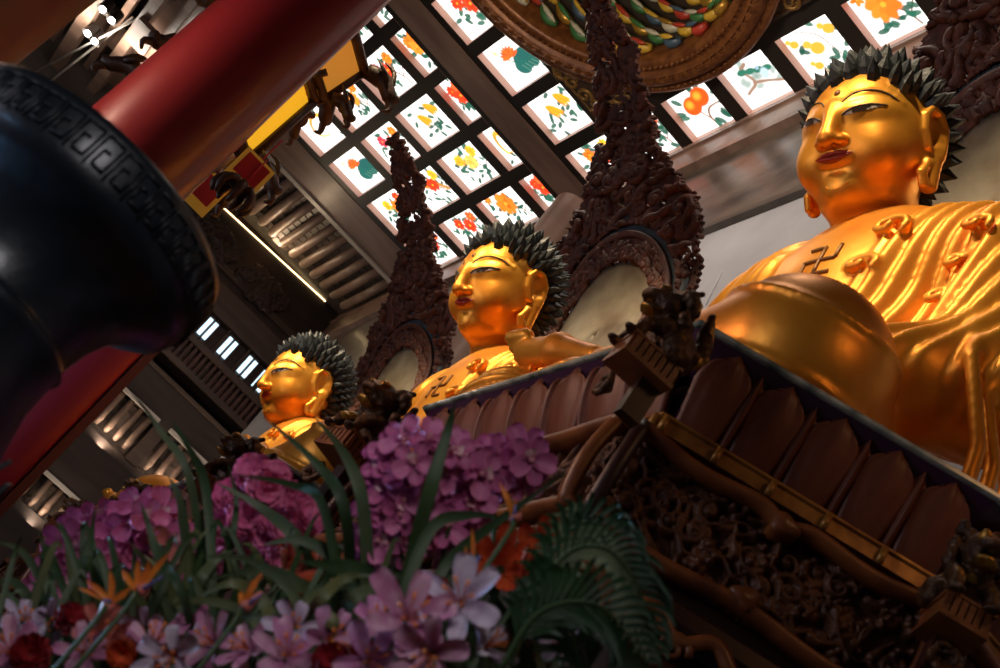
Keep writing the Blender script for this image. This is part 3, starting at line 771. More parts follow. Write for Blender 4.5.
        for q in range(34 if 'leaf' in kind else 26): a = r.rand() * 6.28; k = r.uniform(.12, .42); p.leaf(w * (.5 + k * math.cos(a)), h * (.5 + k * math.sin(a)), r.uniform(.09, .14), r.rand() * 6.28)
        if kind.startswith('a perching') or kind.startswith('a green dragon'):
            c = (.45, .20, .04) if 'bird' in kind else (.10, .30, .08)
            p.line([(w * .25, h * .75), (w * .4, h * .55), (w * .6, h * .55), (w * .8, h * .3)], .032, c); p.blob(w * .27, h * .77, .05, .045, 0, c, .3)
        pos = [(.45, .62, .19)] if big else [(.30, .70, .10), (.52, .55, .125), (.70, .76, .095)]
        for (x, y, R), c in zip(pos, cols): p.flower(w * x, h * y, R, c, 9)
        if big: p.flower(w * .15, h * .9, .08, ORG, 6)
CP = []
def ceiling_panel(x0, x1, y0, y1, kind, label, seed):
    w, h = x1 - x0, y1 - y0; p = Paint(w, h, seed); motif(p, kind); nx, ny = p.n
    V = np.stack([x0 + p.X, y1 - p.Y, np.full_like(p.X, H + .125)], 2).reshape(-1, 3)
    I, J = np.meshgrid(np.arange(nx - 1), np.arange(ny - 1), indexing='ij'); I = I.ravel(); J = J.ravel()
    F = np.stack([I * ny + J, (I + 1) * ny + J, (I + 1) * ny + J + 1, I * ny + J + 1], 1)
    cx, cy = (x0 + x1) / 2, (y0 + y1) / 2; V -= np.array((cx, cy, H + .125))
    o = mesh('ceiling_panel', V, F, PANEL, loc=(cx, cy, H + .125)); me = o.data
    a = me.color_attributes.new('paint', 'FLOAT_COLOR', 'POINT'); a.data.foreach_set('color', np.concatenate([p.C.reshape(-1, 3), np.ones((nx * ny, 1))], 1).ravel().astype(np.float32))
    tag(o, label, 'ceiling panel', 'backlit painted ceiling panels')
ROWS = [(.310, .370), (.227, .291), (.143, .209), (.059, .125), (-.025, .041), (-.109, -.043)]
COLS = [(-1.66, -1.569), (-1.549, -1.459), (-1.44, -1.351), (-1.330, -1.295)]
K = ['pink and red peonies', 'a red lotus over a dark green leaf', 'fingered citrons and curling leaves', 'orange blossoms and small leaves', 'red blossoms on thin twigs', 'a perching bird among flowers',
     'a leafy green vine with yellow buds', 'one large orange peony', 'an orange swirl of goldfish', 'two big orange peaches on a branch', 'a pale bird in a pine tree', 'orange gourds on a vine', 'a green dragon among flowers']
GRIDK = [[4, 4, 7, 4], [12, 5, 6, 8], [1, 0, 2, 4], [8, 3, 0, 3], [0, 4, 3, 2], [3, 0, 4, 8]]
rn = ['row nearest the back wall', 'second row from the back wall', 'third row from the back wall', 'fourth row from the back wall', 'fifth row from the back wall', 'row farthest from the back wall']
cn = ['leftmost column', 'second column from the left', 'third column from the left', 'narrow column by the brown beam']
sd = 100
for r_i, (a, b) in enumerate(ROWS):
    for c_i, (x0, x1) in enumerate(COLS):
        sd += 1; k = K[GRIDK[r_i][c_i]]
        ceiling_panel(x0 * H, x1 * H, a * H, b * H, k, ('lit panel with ' + ' '.join(k.split()[:4]) + ', ' + cn[c_i] + ', ' + ' '.join(rn[r_i].split()[:6]))[:118], sd)
RC = [5, 2, 1, 4, 3, 0]
for r_i, (a, b) in enumerate(ROWS):
    sd += 1; k = K[RC[r_i]]; ceiling_panel(-1.221 * H, -1.138 * H, a * H, b * H, k, 'lit panel with ' + ' '.join(k.split()[:4]) + ', between brown beam and medallion, ' + ' '.join(rn[r_i].split()[:3]), sd)
R3 = [((-1.118, -1.050), 4, 'partly hidden by the carved halo tip'), ((-1.030, -.958), 9, 'right of the carved halo'), ((-.938, -.868), 10, 'between the peaches and the gourds'), ((-.847, -.778), 11, 'above the nearest head'), ((-.757, -.690), 7, 'above the hair spikes at the upper right')]
for (x0, x1), k, w in R3:
    sd += 1; ceiling_panel(x0 * H, x1 * H, .310 * H, .370 * H, K[k], 'lit panel with ' + ' '.join(K[k].split()[:5]) + ', ' + w, sd)

# ------------------------------------------------------------------ ceiling frame
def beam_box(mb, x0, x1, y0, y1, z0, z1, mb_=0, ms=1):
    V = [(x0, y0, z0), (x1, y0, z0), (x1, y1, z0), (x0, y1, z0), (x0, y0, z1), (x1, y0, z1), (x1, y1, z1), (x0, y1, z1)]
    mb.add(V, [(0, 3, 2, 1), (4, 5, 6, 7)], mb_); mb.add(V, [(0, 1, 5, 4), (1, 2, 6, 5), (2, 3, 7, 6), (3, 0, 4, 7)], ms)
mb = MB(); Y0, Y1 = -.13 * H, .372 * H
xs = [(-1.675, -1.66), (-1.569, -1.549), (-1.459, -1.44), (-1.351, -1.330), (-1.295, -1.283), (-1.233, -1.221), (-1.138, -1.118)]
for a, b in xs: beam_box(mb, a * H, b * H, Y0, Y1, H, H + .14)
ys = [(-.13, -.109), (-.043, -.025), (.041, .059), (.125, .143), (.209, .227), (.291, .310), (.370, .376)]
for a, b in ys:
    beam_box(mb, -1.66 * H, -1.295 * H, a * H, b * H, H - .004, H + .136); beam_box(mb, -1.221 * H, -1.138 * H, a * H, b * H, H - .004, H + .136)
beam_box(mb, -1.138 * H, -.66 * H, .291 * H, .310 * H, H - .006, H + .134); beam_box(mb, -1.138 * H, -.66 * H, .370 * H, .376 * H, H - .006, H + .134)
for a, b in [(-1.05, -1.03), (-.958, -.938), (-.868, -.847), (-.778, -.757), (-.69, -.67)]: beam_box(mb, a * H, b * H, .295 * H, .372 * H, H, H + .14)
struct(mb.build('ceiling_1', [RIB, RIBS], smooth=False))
mb = MB().box((-1.283 * H, Y0, H - .02), (-1.233 * H, Y1, H + .14)); mb.box((-1.765 * H, Y0, H - .01), (-1.675 * H, Y1, H + .14))
struct(mb.build('ceiling_2', CEILW, smooth=False))
struct(MB().box((-1.772 * H, -1.0, H - .05), (-1.760 * H, 4.6, H + .10)).build('trim_1', STEELW, smooth=False))
struct(MB().box((-27, -9, 13.9), (6, 5.2, 14.0)).build('ceiling_3', WOOD_DK, smooth=False))
# cornice beam, grey board and plaster wall along the back
mb = MB().box((-24.2, 4.46, 11.30), (2, 4.9, 12.2)); mb.box((-24.2, 4.40, 11.22), (2, 4.9, 11.34)); mb.box((-24.2, 4.42, 11.86), (2, 4.9, 11.93))
struct(mb.build('trim_2', CEILW, smooth=False))
struct(MB().box((-24.2, 4.52, 9.42), (2, 4.9, 11.30)).build('wall_back_upper', BOARD, smooth=False))
struct(MB().box((-24.2, 4.47, 9.36), (2, 4.9, 9.46)).build('trim_3', BOARD, smooth=False))
struct(MB().box((-24.2, 4.56, FLOOR), (2, 4.9, 9.42)).build('wall_back', CREAMWALL, smooth=False))
struct(MB().box((-25, -9, FLOOR - .1), (3, 5, FLOOR)).build('floor', mat('stone_floor', (.12, .11, .10), .35, 0, (.08, .075, .07), 1.), smooth=False))
# a crack in the plaster and a hanging cable
for P, lab in (([at(722, 216, 12.0), at(712, 240, 12.0)], 'x'),): pass
wallp = lambda x, y: (lambda v: v * (4.55 / v[1]))(at(x, y, 1.))
MB().tube([wallp(706, 305) + (0, -.0, 0), wallp(712, 292), wallp(716, 284), wallp(722, 272)], .006, 5).build('wall_back_crack', mat('crack', (.75, .72, .70), .8))['kind'] = 'structure'
P = [wallp(662, 165), wallp(675, 178), wallp(690, 196), wallp(700, 206)]; P = [p - np.array((0, .04, 0)) for p in P]
tag(MB().tube(spline(P, 12), .012, 5).build('power_cable', RIB), 'thin dark cable hanging against the grey board by the big halo', 'cable')
P = [at(706, 100, 13.6), at(696, 130, 13.5), at(687, 160, 13.4), at(684, 178, 13.3)]
# round post against the back wall
struct(MB().lathe([(.30, FLOOR), (.30, 11.3)], 28, (-14.45, 4.28, 0)).build('trim_4', CEILW))

# ------------------------------------------------------------------ end wall with windows, slats and rafter bays
XE = -24.2
struct(MB().box((XE - .8, -9, FLOOR), (XE - .7, 4.9, 13.9)).build('wall_end', WOOD_DK, smooth=False))
EW = mat('end_board', (.062, .040, .032), .48, 0, (.035, .022, .018), 1.4, .1, 5, stretch=(1, .4, 3)); EW2 = mat('end_beam', (.14, .095, .07), .42, 0, (.08, .052, .04), 1.5, .1, 5, stretch=(1, .4, 3))
mb = MB()
mb.box((XE - .7, -9, 10.72), (XE, 4.56, 12.2)); mb.box((XE - .7, -9, 9.52), (XE - .12, 4.56, 10.2)); mb.box((XE - .7, -9, 7.72), (XE, 4.56, 8.47)); mb.box((XE - .7, -9, 3.6), (XE, 2.15, 7.72))
mb.box((XE - .7, 3.16, 6.7), (XE, 3.44, 7.72)); mb.box((XE - .7, 2.0, 5.55), (XE, 4.56, 6.72)); mb.box((XE - .7, 3.4, 3.6), (XE, 4.56, 5.6)); mb.box((XE - .7, -9, FLOOR), (XE, 4.56, 4.85))
struct(mb.build('wall_end_boards', EW, smooth=False))
mb = MB(); mb.box((XE - .5, -9, 10.16), (XE + .05, 4.56, 10.75)); mb.box((XE - .5, -9, 8.78), (XE + .05, 4.56, 8.9)); mb.box((XE - .5, -9, 9.36), (XE + .06, 4.56, 9.5)); mb.box((XE - .3, -9, 8.42), (XE + .04, 4.56, 8.5)); mb.box((XE - .3, -9, 10.95), (XE + .08, 4.56, 11.08))
struct(mb.build('trim_5', EW2, smooth=False))
SL = mat('slat_wood', (.16, .075, .058), .45, 0, (.09, .045, .035), 3)
mb = MB().box((XE - .5, -9, 8.85), (XE - .16, 4.56, 9.4))
for i in range(36): y = -.2 + .132 * i; mb.box((XE - .2, y, 8.88), (XE, y + .07, 9.38))
struct(mb.build('trim_6', SL, smooth=False))
# rails between the window lights
mb = MB()
for i in range(7): y = 1.30 + .565 * i; mb.box((XE - .2, y - .03, 9.5), (XE - .04, y + .03, 10.16))
struct(mb.build('trim_7', EW2, smooth=False))
WL = em_mat('window_daylight', (.62, .84, 1.0), 1.8)
for i, (y, n) in enumerate(((2.50, 2), (3.06, 2), (3.63, 2), (4.06, 3), (1.94, 2))):
    w = MB(); fr = MB()
    for k in range(n):
        a = y + .145 * k; w.box((XE - .09, a, 9.62), (XE - .06, a + .095, 10.06)); fr.box((XE - .11, a - .03, 9.56), (XE - .04, a, 10.12))
    fr.box((XE - .11, y + .145 * n - .05, 9.56), (XE - .04, y + .145 * n - .02, 10.12)); fr.box((XE - .11, y - .03, 10.06), (XE - .04, y + .145 * n - .02, 10.12))
    o = struct(fr.build('window_%d' % (i + 1), EW2, smooth=False)); w.build('window_glass', WL, o, smooth=False)
def rafter_bay(name, y0, y1, zt, zb, n):
    """sloping rafters seen through an opening, lit from below"""
    mb = MB(); 
    for i in range(n):
        y = y0 + (y1 - y0) * (i + .5) / n; P = [(XE - .15 + .05, y, zt), (XE - .1, y, zb + .25), (XE + .02, y, zb + .08), (XE - .06, y, zb - .02)]
        mb.tube(P, [.062, .066, .066, .05], 10)
    struct(mb.build(name, RAFT)); b = MB().box((XE - .40, y0, zb - .1), (XE - .30, y1, zt)); 
    for q in range(4): b.box((XE - .31, y0, zb + (zt - zb) * q / 4), (XE - .28, y1, zb + (zt - zb) * q / 4 + .03))
    struct(b.build(name + '_tiles', TILE, smooth=False))
    struct(MB().box((XE - .02, y0 - .03, zt - .02), (XE + .04, y1 + .03, zt + .06)).build(name + '_strip', STEELW, smooth=False))
rafter_bay('trim_8', 2.17, 3.14, 7.68, 6.88, 4); rafter_bay('trim_9', 3.46, 4.5, 7.70, 6.86, 4); rafter_bay('trim_10', 2.05, 3.4, 5.50, 4.92, 5)
# upper rafter bay beside the ceiling
mb = MB()
for i in range(13):
    y = .92 + .305 * i; mb.tube([(-1.765 * H, y, H + .10), (-22.4, y, H + .02), (-23.3, y, H), (-23.46, y, H + .02), (-23.52, y, H + .06)], [.09, .098, .098, .085, .04], 12)
struct(mb.build('ceiling_4', RAFT))
mb = MB().box((-24.2, -1, H + .16), (-21.0, 4.6, H + .2))
for q in range(9): mb.box((-21.3 - .3 * q, -1, H + .145), (-21.28 - .3 * q, 4.6, H + .165))
struct(mb.build('ceiling_5', TILE, smooth=False))
led = em_mat('led_strip', (1., .72, .35), 5.)
tag(MB().tube([(XE + .02, -.6, 11.90), (XE + .02, 4.05, 12.15)], .013, 6).build('light_strip', led), 'long thin glowing light strip along the dark beam under the rafters', 'light strip')
# dark carved cloud brackets on the end beams
ORN = mat('carved_dark', (.060, .040, .033), .45, .1)
def ornament(y, z, w, hgt, seed, label):
    cell = .022; nx, nz = int(w / cell), int(hgt / cell); Hh = relief(nx, nz, seed, int(nx * nz / 40), (1.6, 2.8), (4, 8))
    Yc = np.linspace(-w / 2, w / 2, nx); Zc = np.linspace(-hgt / 2, hgt / 2, nz); YY, ZZ = np.meshgrid(Yc, Zc, indexing='ij')
    keep = (YY / (w * .5)) ** 2 + (ZZ / (hgt * .5)) ** 2 < 1 + .25 * np.sin(6 * np.arctan2(ZZ, YY)); V = np.stack([XE + .09 + .10 * Hh, y + YY, z + ZZ], 2).reshape(-1, 3)
    I, J = np.nonzero(keep[:-1, :-1]); F = np.stack([I * nz + J, (I + 1) * nz + J, (I + 1) * nz + J + 1, I * nz + J + 1], 1)
    used = np.unique(F); mp_ = -np.ones(len(V), int); mp_[used] = np.arange(len(used))
    o = mesh('carved_ornament', V[used], mp_[F], ORN); md = o.modifiers.new('thickness', 'SOLIDIFY'); md.thickness = .04
    tag(o, label, 'ornament', 'carved clouds on the end beam')
ornament(1.45, 11.30, 1.3, .75, 31, 'dark carved cloud ornament on the end beam, close to the bowl rim')
ornament(2.85, 11.25, 1.3, .75, 37, 'dark carved cloud ornament on the end beam, above the farthest head')

# ------------------------------------------------------------------ medallion (round caisson) in the ceiling
MX, MY = -.925 * H, .088 * H
med = thing('ceiling_medallion', 'large round carved ceiling medallion with coloured spirals, at the top', 'medallion', (MX, MY, H))
mb = MB().lathe([(2.66, .0), (2.66, -.16), (2.60, -.20), (2.54, -.17), (2.52, -.22), (2.46, -.26), (2.36, -.25), (2.33, -.19), (2.30, -.16), (2.26, -.2), (2.18, -.21), (2.14, -.15), (2.12, .0), (2.10, .25)], 120)
mb.build('carved_rim', REDGOLD, med)
bd = MB()
for i in range(150):
    a = 2 * PI * i / 150; c, s_ = math.cos(a), math.sin(a)
    for rr, zz, q in ((2.245, -.205, .030), (2.575, -.195, .022)):
        bd.add([(rr * c + q * dx * c - q * dy * s_, rr * s_ + q * dx * s_ + q * dy * c, zz + q * dz) for dx, dy, dz in ((-1, 0, 0), (1, 0, 0), (0, -1, 0), (0, 1, 0), (0, 0, -1.2), (0, 0, .8))], [(0, 2, 4), (2, 1, 4), (1, 3, 4), (3, 0, 4), (0, 5, 2), (2, 5, 1), (1, 5, 3), (3, 5, 0)])
tag(bd.build('bead_row', REDGOLD, med, smooth=False), kind='stuff')
key = MB()
for i in range(96):
    a = 2 * PI * i / 96
    def rc(r, t, z): return (r * math.cos(a + t), r * math.sin(a + t), z)
    for (r0, t0), (r1, t1) in (((2.37, 0), (2.37, .045)), ((2.37, .045), (2.44, .045)), ((2.44, .045), (2.44, .015)), ((2.44, .015), (2.41, .015)), ((2.41, .015), (2.41, .03))):
        key.tube([rc(r0, t0, -.262), rc(r1, t1, -.262)], .008, 4)
tag(key.build('fret_border', REDGOLD, med, smooth=False), kind='stuff')
MB().lathe([(2.12, .1), (2.0, .5), (1.7, 1.0), (1.2, 1.4), (.6, 1.62), (.02, 1.7)], 64).build('dome', mat('dome_dark', (.035, .022, .014), .5), med)
cols = [mat('swirl_yellow', (.62, .38, .04), .4), mat('swirl_green', (.05, .17, .05), .4), mat('swirl_red', (.45, .045, .025), .4), mat('swirl_cream', (.55, .50, .36), .4), mat('swirl_blue', (.06, .10, .14), .4), mat('swirl_gold', (.5, .27, .04), .35, .5)]
nsw = 26
for k in range(nsw):
    mb = MB(); a0 = 2 * PI * k / nsw; P = []; 
    for q in range(43):
        t = q / 42; rr = 2.06 * math.cos(t * 1.42); zz = .02 + 1.56 * math.sin(t * 1.42); an = a0 + t * 2.3; P.append(np.array((rr * math.cos(an), rr * math.sin(an), zz)))
    for q in range(0, 42, 3):
        c = [0, 1, 2, 0, 3, 4, 1, 5][(q // 3 + k * 3) % 8]; sc = 1.05 - .8 * q / 42
        pp = P[q:q + 4]; bow = [pp[0], pp[1] * 1 + np.array((0, 0, -.05 * sc)), pp[2] + np.array((0, 0, -.05 * sc)), pp[3]]
        mb.tube(spline(bow, 7), [.035 * sc + .01, .055 * sc + .01, .07 * sc + .01, .075 * sc + .01, .07 * sc + .01, .055 * sc + .01, .035 * sc + .01], 7, c)
        out = [p * np.array((.94, .94, 1)) + np.array((0, 0, -.10 * sc)) for p in pp]
        mb.tube(out, [.012, .03 * sc + .006, .03 * sc + .006, .012], 5, (c + 2) % 6)
    mb.build('spiral_bracket', cols, med)
# square surround with gilded cloud corners
sq = MB(); n = 96; V = []
for i in range(n):
    a = 2 * PI * i / n; c, s_ = math.cos(a), math.sin(a); V.append((2.62 * c, 2.62 * s_, -.02)); k = 2.42 / max(abs(c), abs(s_)); V.append((max(2.64, k) * c, max(2.64, k) * s_, -.02))
sq.add(V, [(2 * i, 2 * i + 1, 2 * ((i + 1) % n) + 1, 2 * ((i + 1) % n)) for i in range(n)])
o = sq.build('corner_board', mat('corner_dark', (.06, .035, .02), .45), med, smooth=False); o.modifiers.new('t', 'SOLIDIFY').thickness = .05
CG = mat('cloud_gilt', (.30, .16, .04), .4, .4)
for sx in (-1, 1):
    for sy in (-1, 1):
        mb = MB(); r_ = np.random.RandomState(5)
        for q in range(7):
            bx, by = [(2.25, 2.25), (2.05, 2.3), (2.3, 2.05), (2.32, 1.80), (1.80, 2.32), (2.35, 1.6), (1.6, 2.35)][q]; P = []
            for t in np.linspace(0, 1, 22):
                rr = .13 * (1 - .8 * t); aa = q + t * 8; P.append((sx * (bx - .05 + rr * math.cos(aa)), sy * (by - .05 + rr * math.sin(aa)), -.07))
            mb.tube(P, [.035 * (1 - .4 * t) for t in np.linspace(0, 1, 22)], 6)
        P = [(sx * 2.36, sy * 1.2, -.06), (sx * 2.36, sy * 2.36, -.06), (sx * 1.2, sy * 2.36, -.06), (sx * 1.7, sy * 2.12, -.06), (sx * 2.12, sy * 1.7, -.06), (sx * 2.36, sy * 1.2, -.06)]
        mb.tube(P, .022, 5); mb.build('cloud_corner', CG, med)

# ------------------------------------------------------------------ pillars, bowl, beams at the left
pil = MB().lathe([(.44, FLOOR), (.44, FLOOR + .2), (.36, FLOOR + .3), (.305, FLOOR + .5), (.302, 12.4)], 64, (-5.73, -.195, 0))
struct(pil.build('pillar_1', REDP))
p2 = MB().lathe([(.27, FLOOR), (.262, 4.45), (.262, 4.5), (.0, 4.5)], 40, (-12.2, .76, 0)); struct(p2.build('pillar_2', mat('crimson_lacquer', (.24, .002, .035), .6)))
struct(MB().box((-12.3, 1.03, FLOOR), (-12.1, 1.12, 4.46)).build('trim_11', REDD, smooth=False))
struct(MB().lathe([(.37, FLOOR), (.37, 12.4)], 48, (-5.87, -1.25, 0)).build('pillar_3', BROWNP))
# bronze bowl on a red stand
hz = 1.12; bx, by = -2.4167 * hz, -.0837 * hz; R = .3226 * hz
bowl = thing('bronze_bowl', 'huge dark bronze bowl with wide patterned lip, out of focus at the left', 'bowl', (bx, by, 0))
prof = [(R - .09, hz + .0), (R - .03, hz + .012), (R - .005, hz + .006), (R, hz - .012), (R - .004, hz - .10), (R - .014, hz - .135), (R - .035, hz - .15), (R - .075, hz - .17), (R - .105, hz - .205), (R - .125, hz - .26), (R - .135, hz - .33),
        (R - .13, hz - .345), (R - .12, hz - .355), (R - .13, hz - .37), (R - .125, hz - .45), (R - .10, hz - .54), (R - .07, hz - .62), (R - .05, hz - .72), (R - .06, hz - .84), (R - .11, hz - .95), (R - .18, hz - 1.04), (.12, hz - 1.08)]
MB().lathe(prof + [(.0, hz - 1.08)], 96).build('bowl_body', BRONZE, bowl)
MB().lathe([(R - .09, hz), (R - .12, hz - .1), (R - .15, hz - .35), (R - .13, hz - .55), (R - .09, hz - .72), (R - .14, hz - .9), (.02, hz - 1.0)], 96).build('bowl_inside', BRONZE, bowl)
mb = MB(); nk = 46
for i in range(nk):
    a = 2 * PI * i / nk; w = 2 * PI / nk
    def q(t, z): return ((R + .003) * math.cos(a + t * w), (R + .003) * math.sin(a + t * w), hz + z)
    for A, B in (((.05, -.02), (.85, -.02)), ((.85, -.02), (.85, -.09)), ((.85, -.09), (.3, -.09)), ((.3, -.09), (.3, -.05)), ((.3, -.05), (.6, -.05)), ((.05, -.02), (.05, -.1))):
        mb.tube([q(*A), q(*B)], .0026, 4)
tag(mb.build('fret_pattern', mat('bowl_fret', (.012, .016, .022), .4, .3), bowl), kind='stuff')
mb = MB(); r_ = np.random.RandomState(8)
for i in range(9):
    a = -1.6 + i * .35
    for j in range(3):
        P = []; z_ = hz - .62 - .055 * j
        for t in np.linspace(0, 1, 5): P.append(((R - .045) * math.cos(a + .16 * t), (R - .045) * math.sin(a + .16 * t), z_ + .02 * r_.randn()))
        mb.tube(P, .006, 4)
mb.build('raised_characters', mat('bowl_raised', (.04, .05, .065), .35, .3), bowl)
st = MB(); zb = hz - 1.08
for k in range(6):
    a = 2 * PI * k / 6 + .3; st.tube(spline([(.20 * math.cos(a), .20 * math.sin(a), zb - .07), (.27 * math.cos(a), .27 * math.sin(a), zb - .3), (.20 * math.cos(a), .20 * math.sin(a), zb - .8), (.26 * math.cos(a), .26 * math.sin(a), FLOOR + .02)], 14), .03, 8)
st.lathe([(.0, zb - .005), (.26, zb - .005), (.29, zb - .03), (.26, zb - .07), (.0, zb - .07)], 40)
o = st.build('bowl_stand', REDP, loc=(bx, by, 0)); tag(o, 'red lacquered stand with curved legs under the bronze bowl', 'stand')

# beams and spotlights beneath the roof at the upper left
mb = MB()
for y, z0, z1, w in ((-2.35, 11.7, 12.1, .10), (-2.75, 12.0, 12.2, .07), (-3.15, 11.5, 11.75, .12), (-3.6, 11.9, 12.1, .08), (-1.9, 11.9, 12.1, .07), (-2.05, 12.15, 12.4, .3)): mb.box((XE, y - w, z0), (-3, y + w, z1))
for x in (-22.8, -19.5, -16): mb.box((x - .12, -9, 12.05), (x + .12, -1.6, 12.45))
struct(mb.build('ceiling_6', CEILW, smooth=False))
for P, lab in (([(XE, -3.4, 10.6), (-20, -2.2, 12.1)], 'thin pale rod crossing to the upper left beams, the lower one'), ([(XE, -3.0, 10.3), (-21.5, -2.6, 12.1)], 'thin pale rod under the upper left beams, the steeper one')):
    tag(MB().tube(P, .022, 6).build('tie_rod', STEELW), lab, 'rod', 'thin rods under the beams')
bulb = em_mat('lamp_glow', (1., .93, .80), 60)
for i, (px, py, lab) in enumerate(((103, 9, 'bright spotlight on the upper left beam, topmost of the four'), (112, 20, 'bright spotlight on the upper left beam, second from the top'), (88, 33, 'bright spotlight on the upper left beam, third from the top'), (95, 41, 'bright spotlight on the upper left beam, lowest of the four'))):
    p = at(px, py, 1.); p = p * (11.4 / p[2]); t = thing('spotlight', lab, 'lamp', tuple(p), 'white spotlights on the beams')
    MB().lathe([(.09, .22), (.11, .0), (.12, -.02)], 20).build('housing', RIB, t); MB().lathe([(.0, -.065), (.03, -.058), (.05, -.04), (.062, -.01), (.05, .02)], 20).build('bulb', bulb, t)
# lit brown board behind the beams
struct(MB().box((-21.4, -2.4, 11.6), (-20.5, -1.95, 11.7)).build('trim_12', CEILW, smooth=False))

# ------------------------------------------------------------------ palace lantern behind the pillar
def lantern(label, c, Rl, zb, zt, rz, scale=1.):
    t = thing('palace_lantern', label, 'lantern', c, rz=rz)
    fr = mat('lantern_wood', (.09, .04, .02), .45, 0, (.04, .018, .01), 10, .3, 40) if not hasattr(lantern, 'fr') else lantern.fr; lantern.fr = fr
    if not hasattr(lantern, 'y'):
        lantern.y = mat('lantern_silk_yellow', (.95, .55, .03), .7, emit=.75, ecol=(1., .50, .02)); lantern.o = mat('lantern_silk_orange', (.85, .38, .05), .7, emit=.38, ecol=(1., .40, .05))
    for k in range(6):
        a0, a1 = 2 * PI * k / 6, 2 * PI * (k + 1) / 6
        def pt(a, r, z): return (r * math.cos(a), r * math.sin(a), z)
        for (r0, z0, r1, z1, mm, nm) in ((Rl * .93, zb + .06, Rl * 1.0, zt - .05, lantern.y, 'silk_panel'), (Rl * 1.10, zt + .10, Rl * 1.22, zt + .44, lantern.o, 'upper_panel')):
            V = [pt(a0, r0, z0), pt(a1, r0, z0), pt(a1, r1, z1), pt(a0, r1, z1)]; V += [(x * .985, y * .985, z) for x, y, z in V]
            mesh(nm, V, [(0, 1, 2, 3), (7, 6, 5, 4), (0, 4, 5, 1), (1, 5, 6, 2), (2, 6, 7, 3), (3, 7, 4, 0)], mm, t, smooth=False)
        mb = MB()
        for r, z, w in ((Rl * .95, zb + .02, .04), (Rl * 1.02, zt, .04), (Rl * 1.10, zt + .07, .035), (Rl * 1.24, zt + .48, .045)): mb.tube([pt(a0, r, z), pt(a1, r, z)], w, 6)
        mb.tube([pt(a0, Rl * .95, zb), pt(a0, Rl * 1.02, zt)], .038, 6); mb.tube([pt(a0, Rl * 1.10, zt + .07), pt(a0, Rl * 1.24, zt + .48)], .035, 6)
        mb.tube([pt((a0 + a1) / 2, Rl * 1.01, zt), pt((a0 + a1) / 2, Rl * 1.16, zt + .08)], .03, 6)
        mb.build('frame', fr, t)
        # dragon head brackets at the corners
        for (r, z, s) in ((Rl * 1.0, zb + .02, 1.), (Rl * 1.16, zt + .12, .8), (Rl * 1.26, zt + .50, 1.1)):
            d = np.array((math.cos(a0), math.sin(a0), 0)); u = np.array((0, 0, 1.)); o = np.array(pt(a0, r, z)); mb = MB()
            mb.tube(spline([o, o + d * .13 * s + u * .02, o + d * .24 * s - u * .06 * s, o + d * .30 * s - u * .03 * s], 9), [.055 * s, .062 * s, .07 * s, .062 * s, .058 * s, .055 * s, .05 * s, .038 * s, .02 * s], 8)
            mb.tube(spline([o + d * .20 * s + u * .03, o + d * .14 * s + u * .13 * s, o + d * .05 * s + u * .15 * s], 7), [.02, .022, .022, .018, .015, .01, .005], 6)
            mb.tube(spline([o + d * .24 * s - u * .08, o + d * .30 * s - u * .15 * s, o + d * .26 * s - u * .19 * s], 6), [.03 * s, .03 * s, .025 * s, .02 * s, .015 * s, .01], 6)
            for q in (-1, 1):
                sdv = np.array((-d[1], d[0], 0)) * q; mb.tube(spline([o + d * .16 * s + sdv * .05, o + d * .10 * s + sdv * .10 + u * .03, o + d * .03 * s + sdv * .09 + u * .08], 6), [.02, .022, .02, .016, .012, .006], 6)
            mb.build('dragon_bracket', fr, t)
    MB().lathe([(Rl * .93, zb + .03), (Rl * .5, zb - .03), (Rl * .2, zb - .12), (.0, zb - .16)], 6).build('lantern_base', fr, t, smooth=False)
    MB().lathe([(Rl * 1.24, zt + .50), (Rl * .8, zt + .64), (Rl * .3, zt + .8), (.05, zt + .95), (.02, 12.3)], 6).build('lantern_top', fr, t, smooth=False)
    return t
lantern('large six-sided palace lantern with yellow silk, half hidden behind the red pillar', (-8.05, -.18, 0), .48, 4.30, 5.05, math.radians(12))
# ornaments hanging beneath the lantern
TR = mat('tassel_red', (.55, .02, .02), .6); TG = mat('tassel_gold', (.75, .38, .05), .4, .4, emit=.12); TW = mat('tassel_cream', (.65, .50, .38), .6)
for (px, py, d, lab, s) in ((203, 188, 8.0, 'red and gold brocade tag hanging below the lantern, against the dark beam', 1.), (250, 172, 7.9, 'red brocade tag below the lantern, beside the rafters', .9)):
    p = at(px, py, d); t = thing('brocade_tag', lab, 'ornament', tuple(p))
    MB().box((-.03, -.13 * s, -.14 * s), (.0, .13 * s, .14 * s)).build('border', TG, t, smooth=False); MB().box((-.04, -.10 * s, -.08 * s), (.01, .10 * s, .11 * s)).build('centre', TR, t, smooth=False)
    MB().tube([(0, 0, .14 * s), (.02, 0, .32)], .006, 5).build('cord', TR, t)
for (px, py, d, lab) in ((223, 162, 7.9, 'cream carved pendant hanging below the lantern beside the red pillar'), (237, 190, 7.8, 'dark wooden pendant hanging lowest under the lantern')):
    p = at(px, py, d); t = thing('pendant', lab, 'ornament', tuple(p)); mm = TW if 'cream' in lab else lantern.fr
    mb = MB()
    for k in range(7): a = k * .9; mb.tube(spline([(0, 0, 0), (.05 * math.cos(a), .09 * math.sin(a), .04), (.06 * math.cos(a), .14 * math.sin(a), -.05), (.03 * math.cos(a), .11 * math.sin(a), -.12)], 8), [.03, .035, .035, .03, .03, .025, .02, .01], 6)
    mb.build('carving', mm, t); MB().tube([(0, 0, .02), (0, 0, .30)], .006, 5).build('cord', TR, t)

#PART3

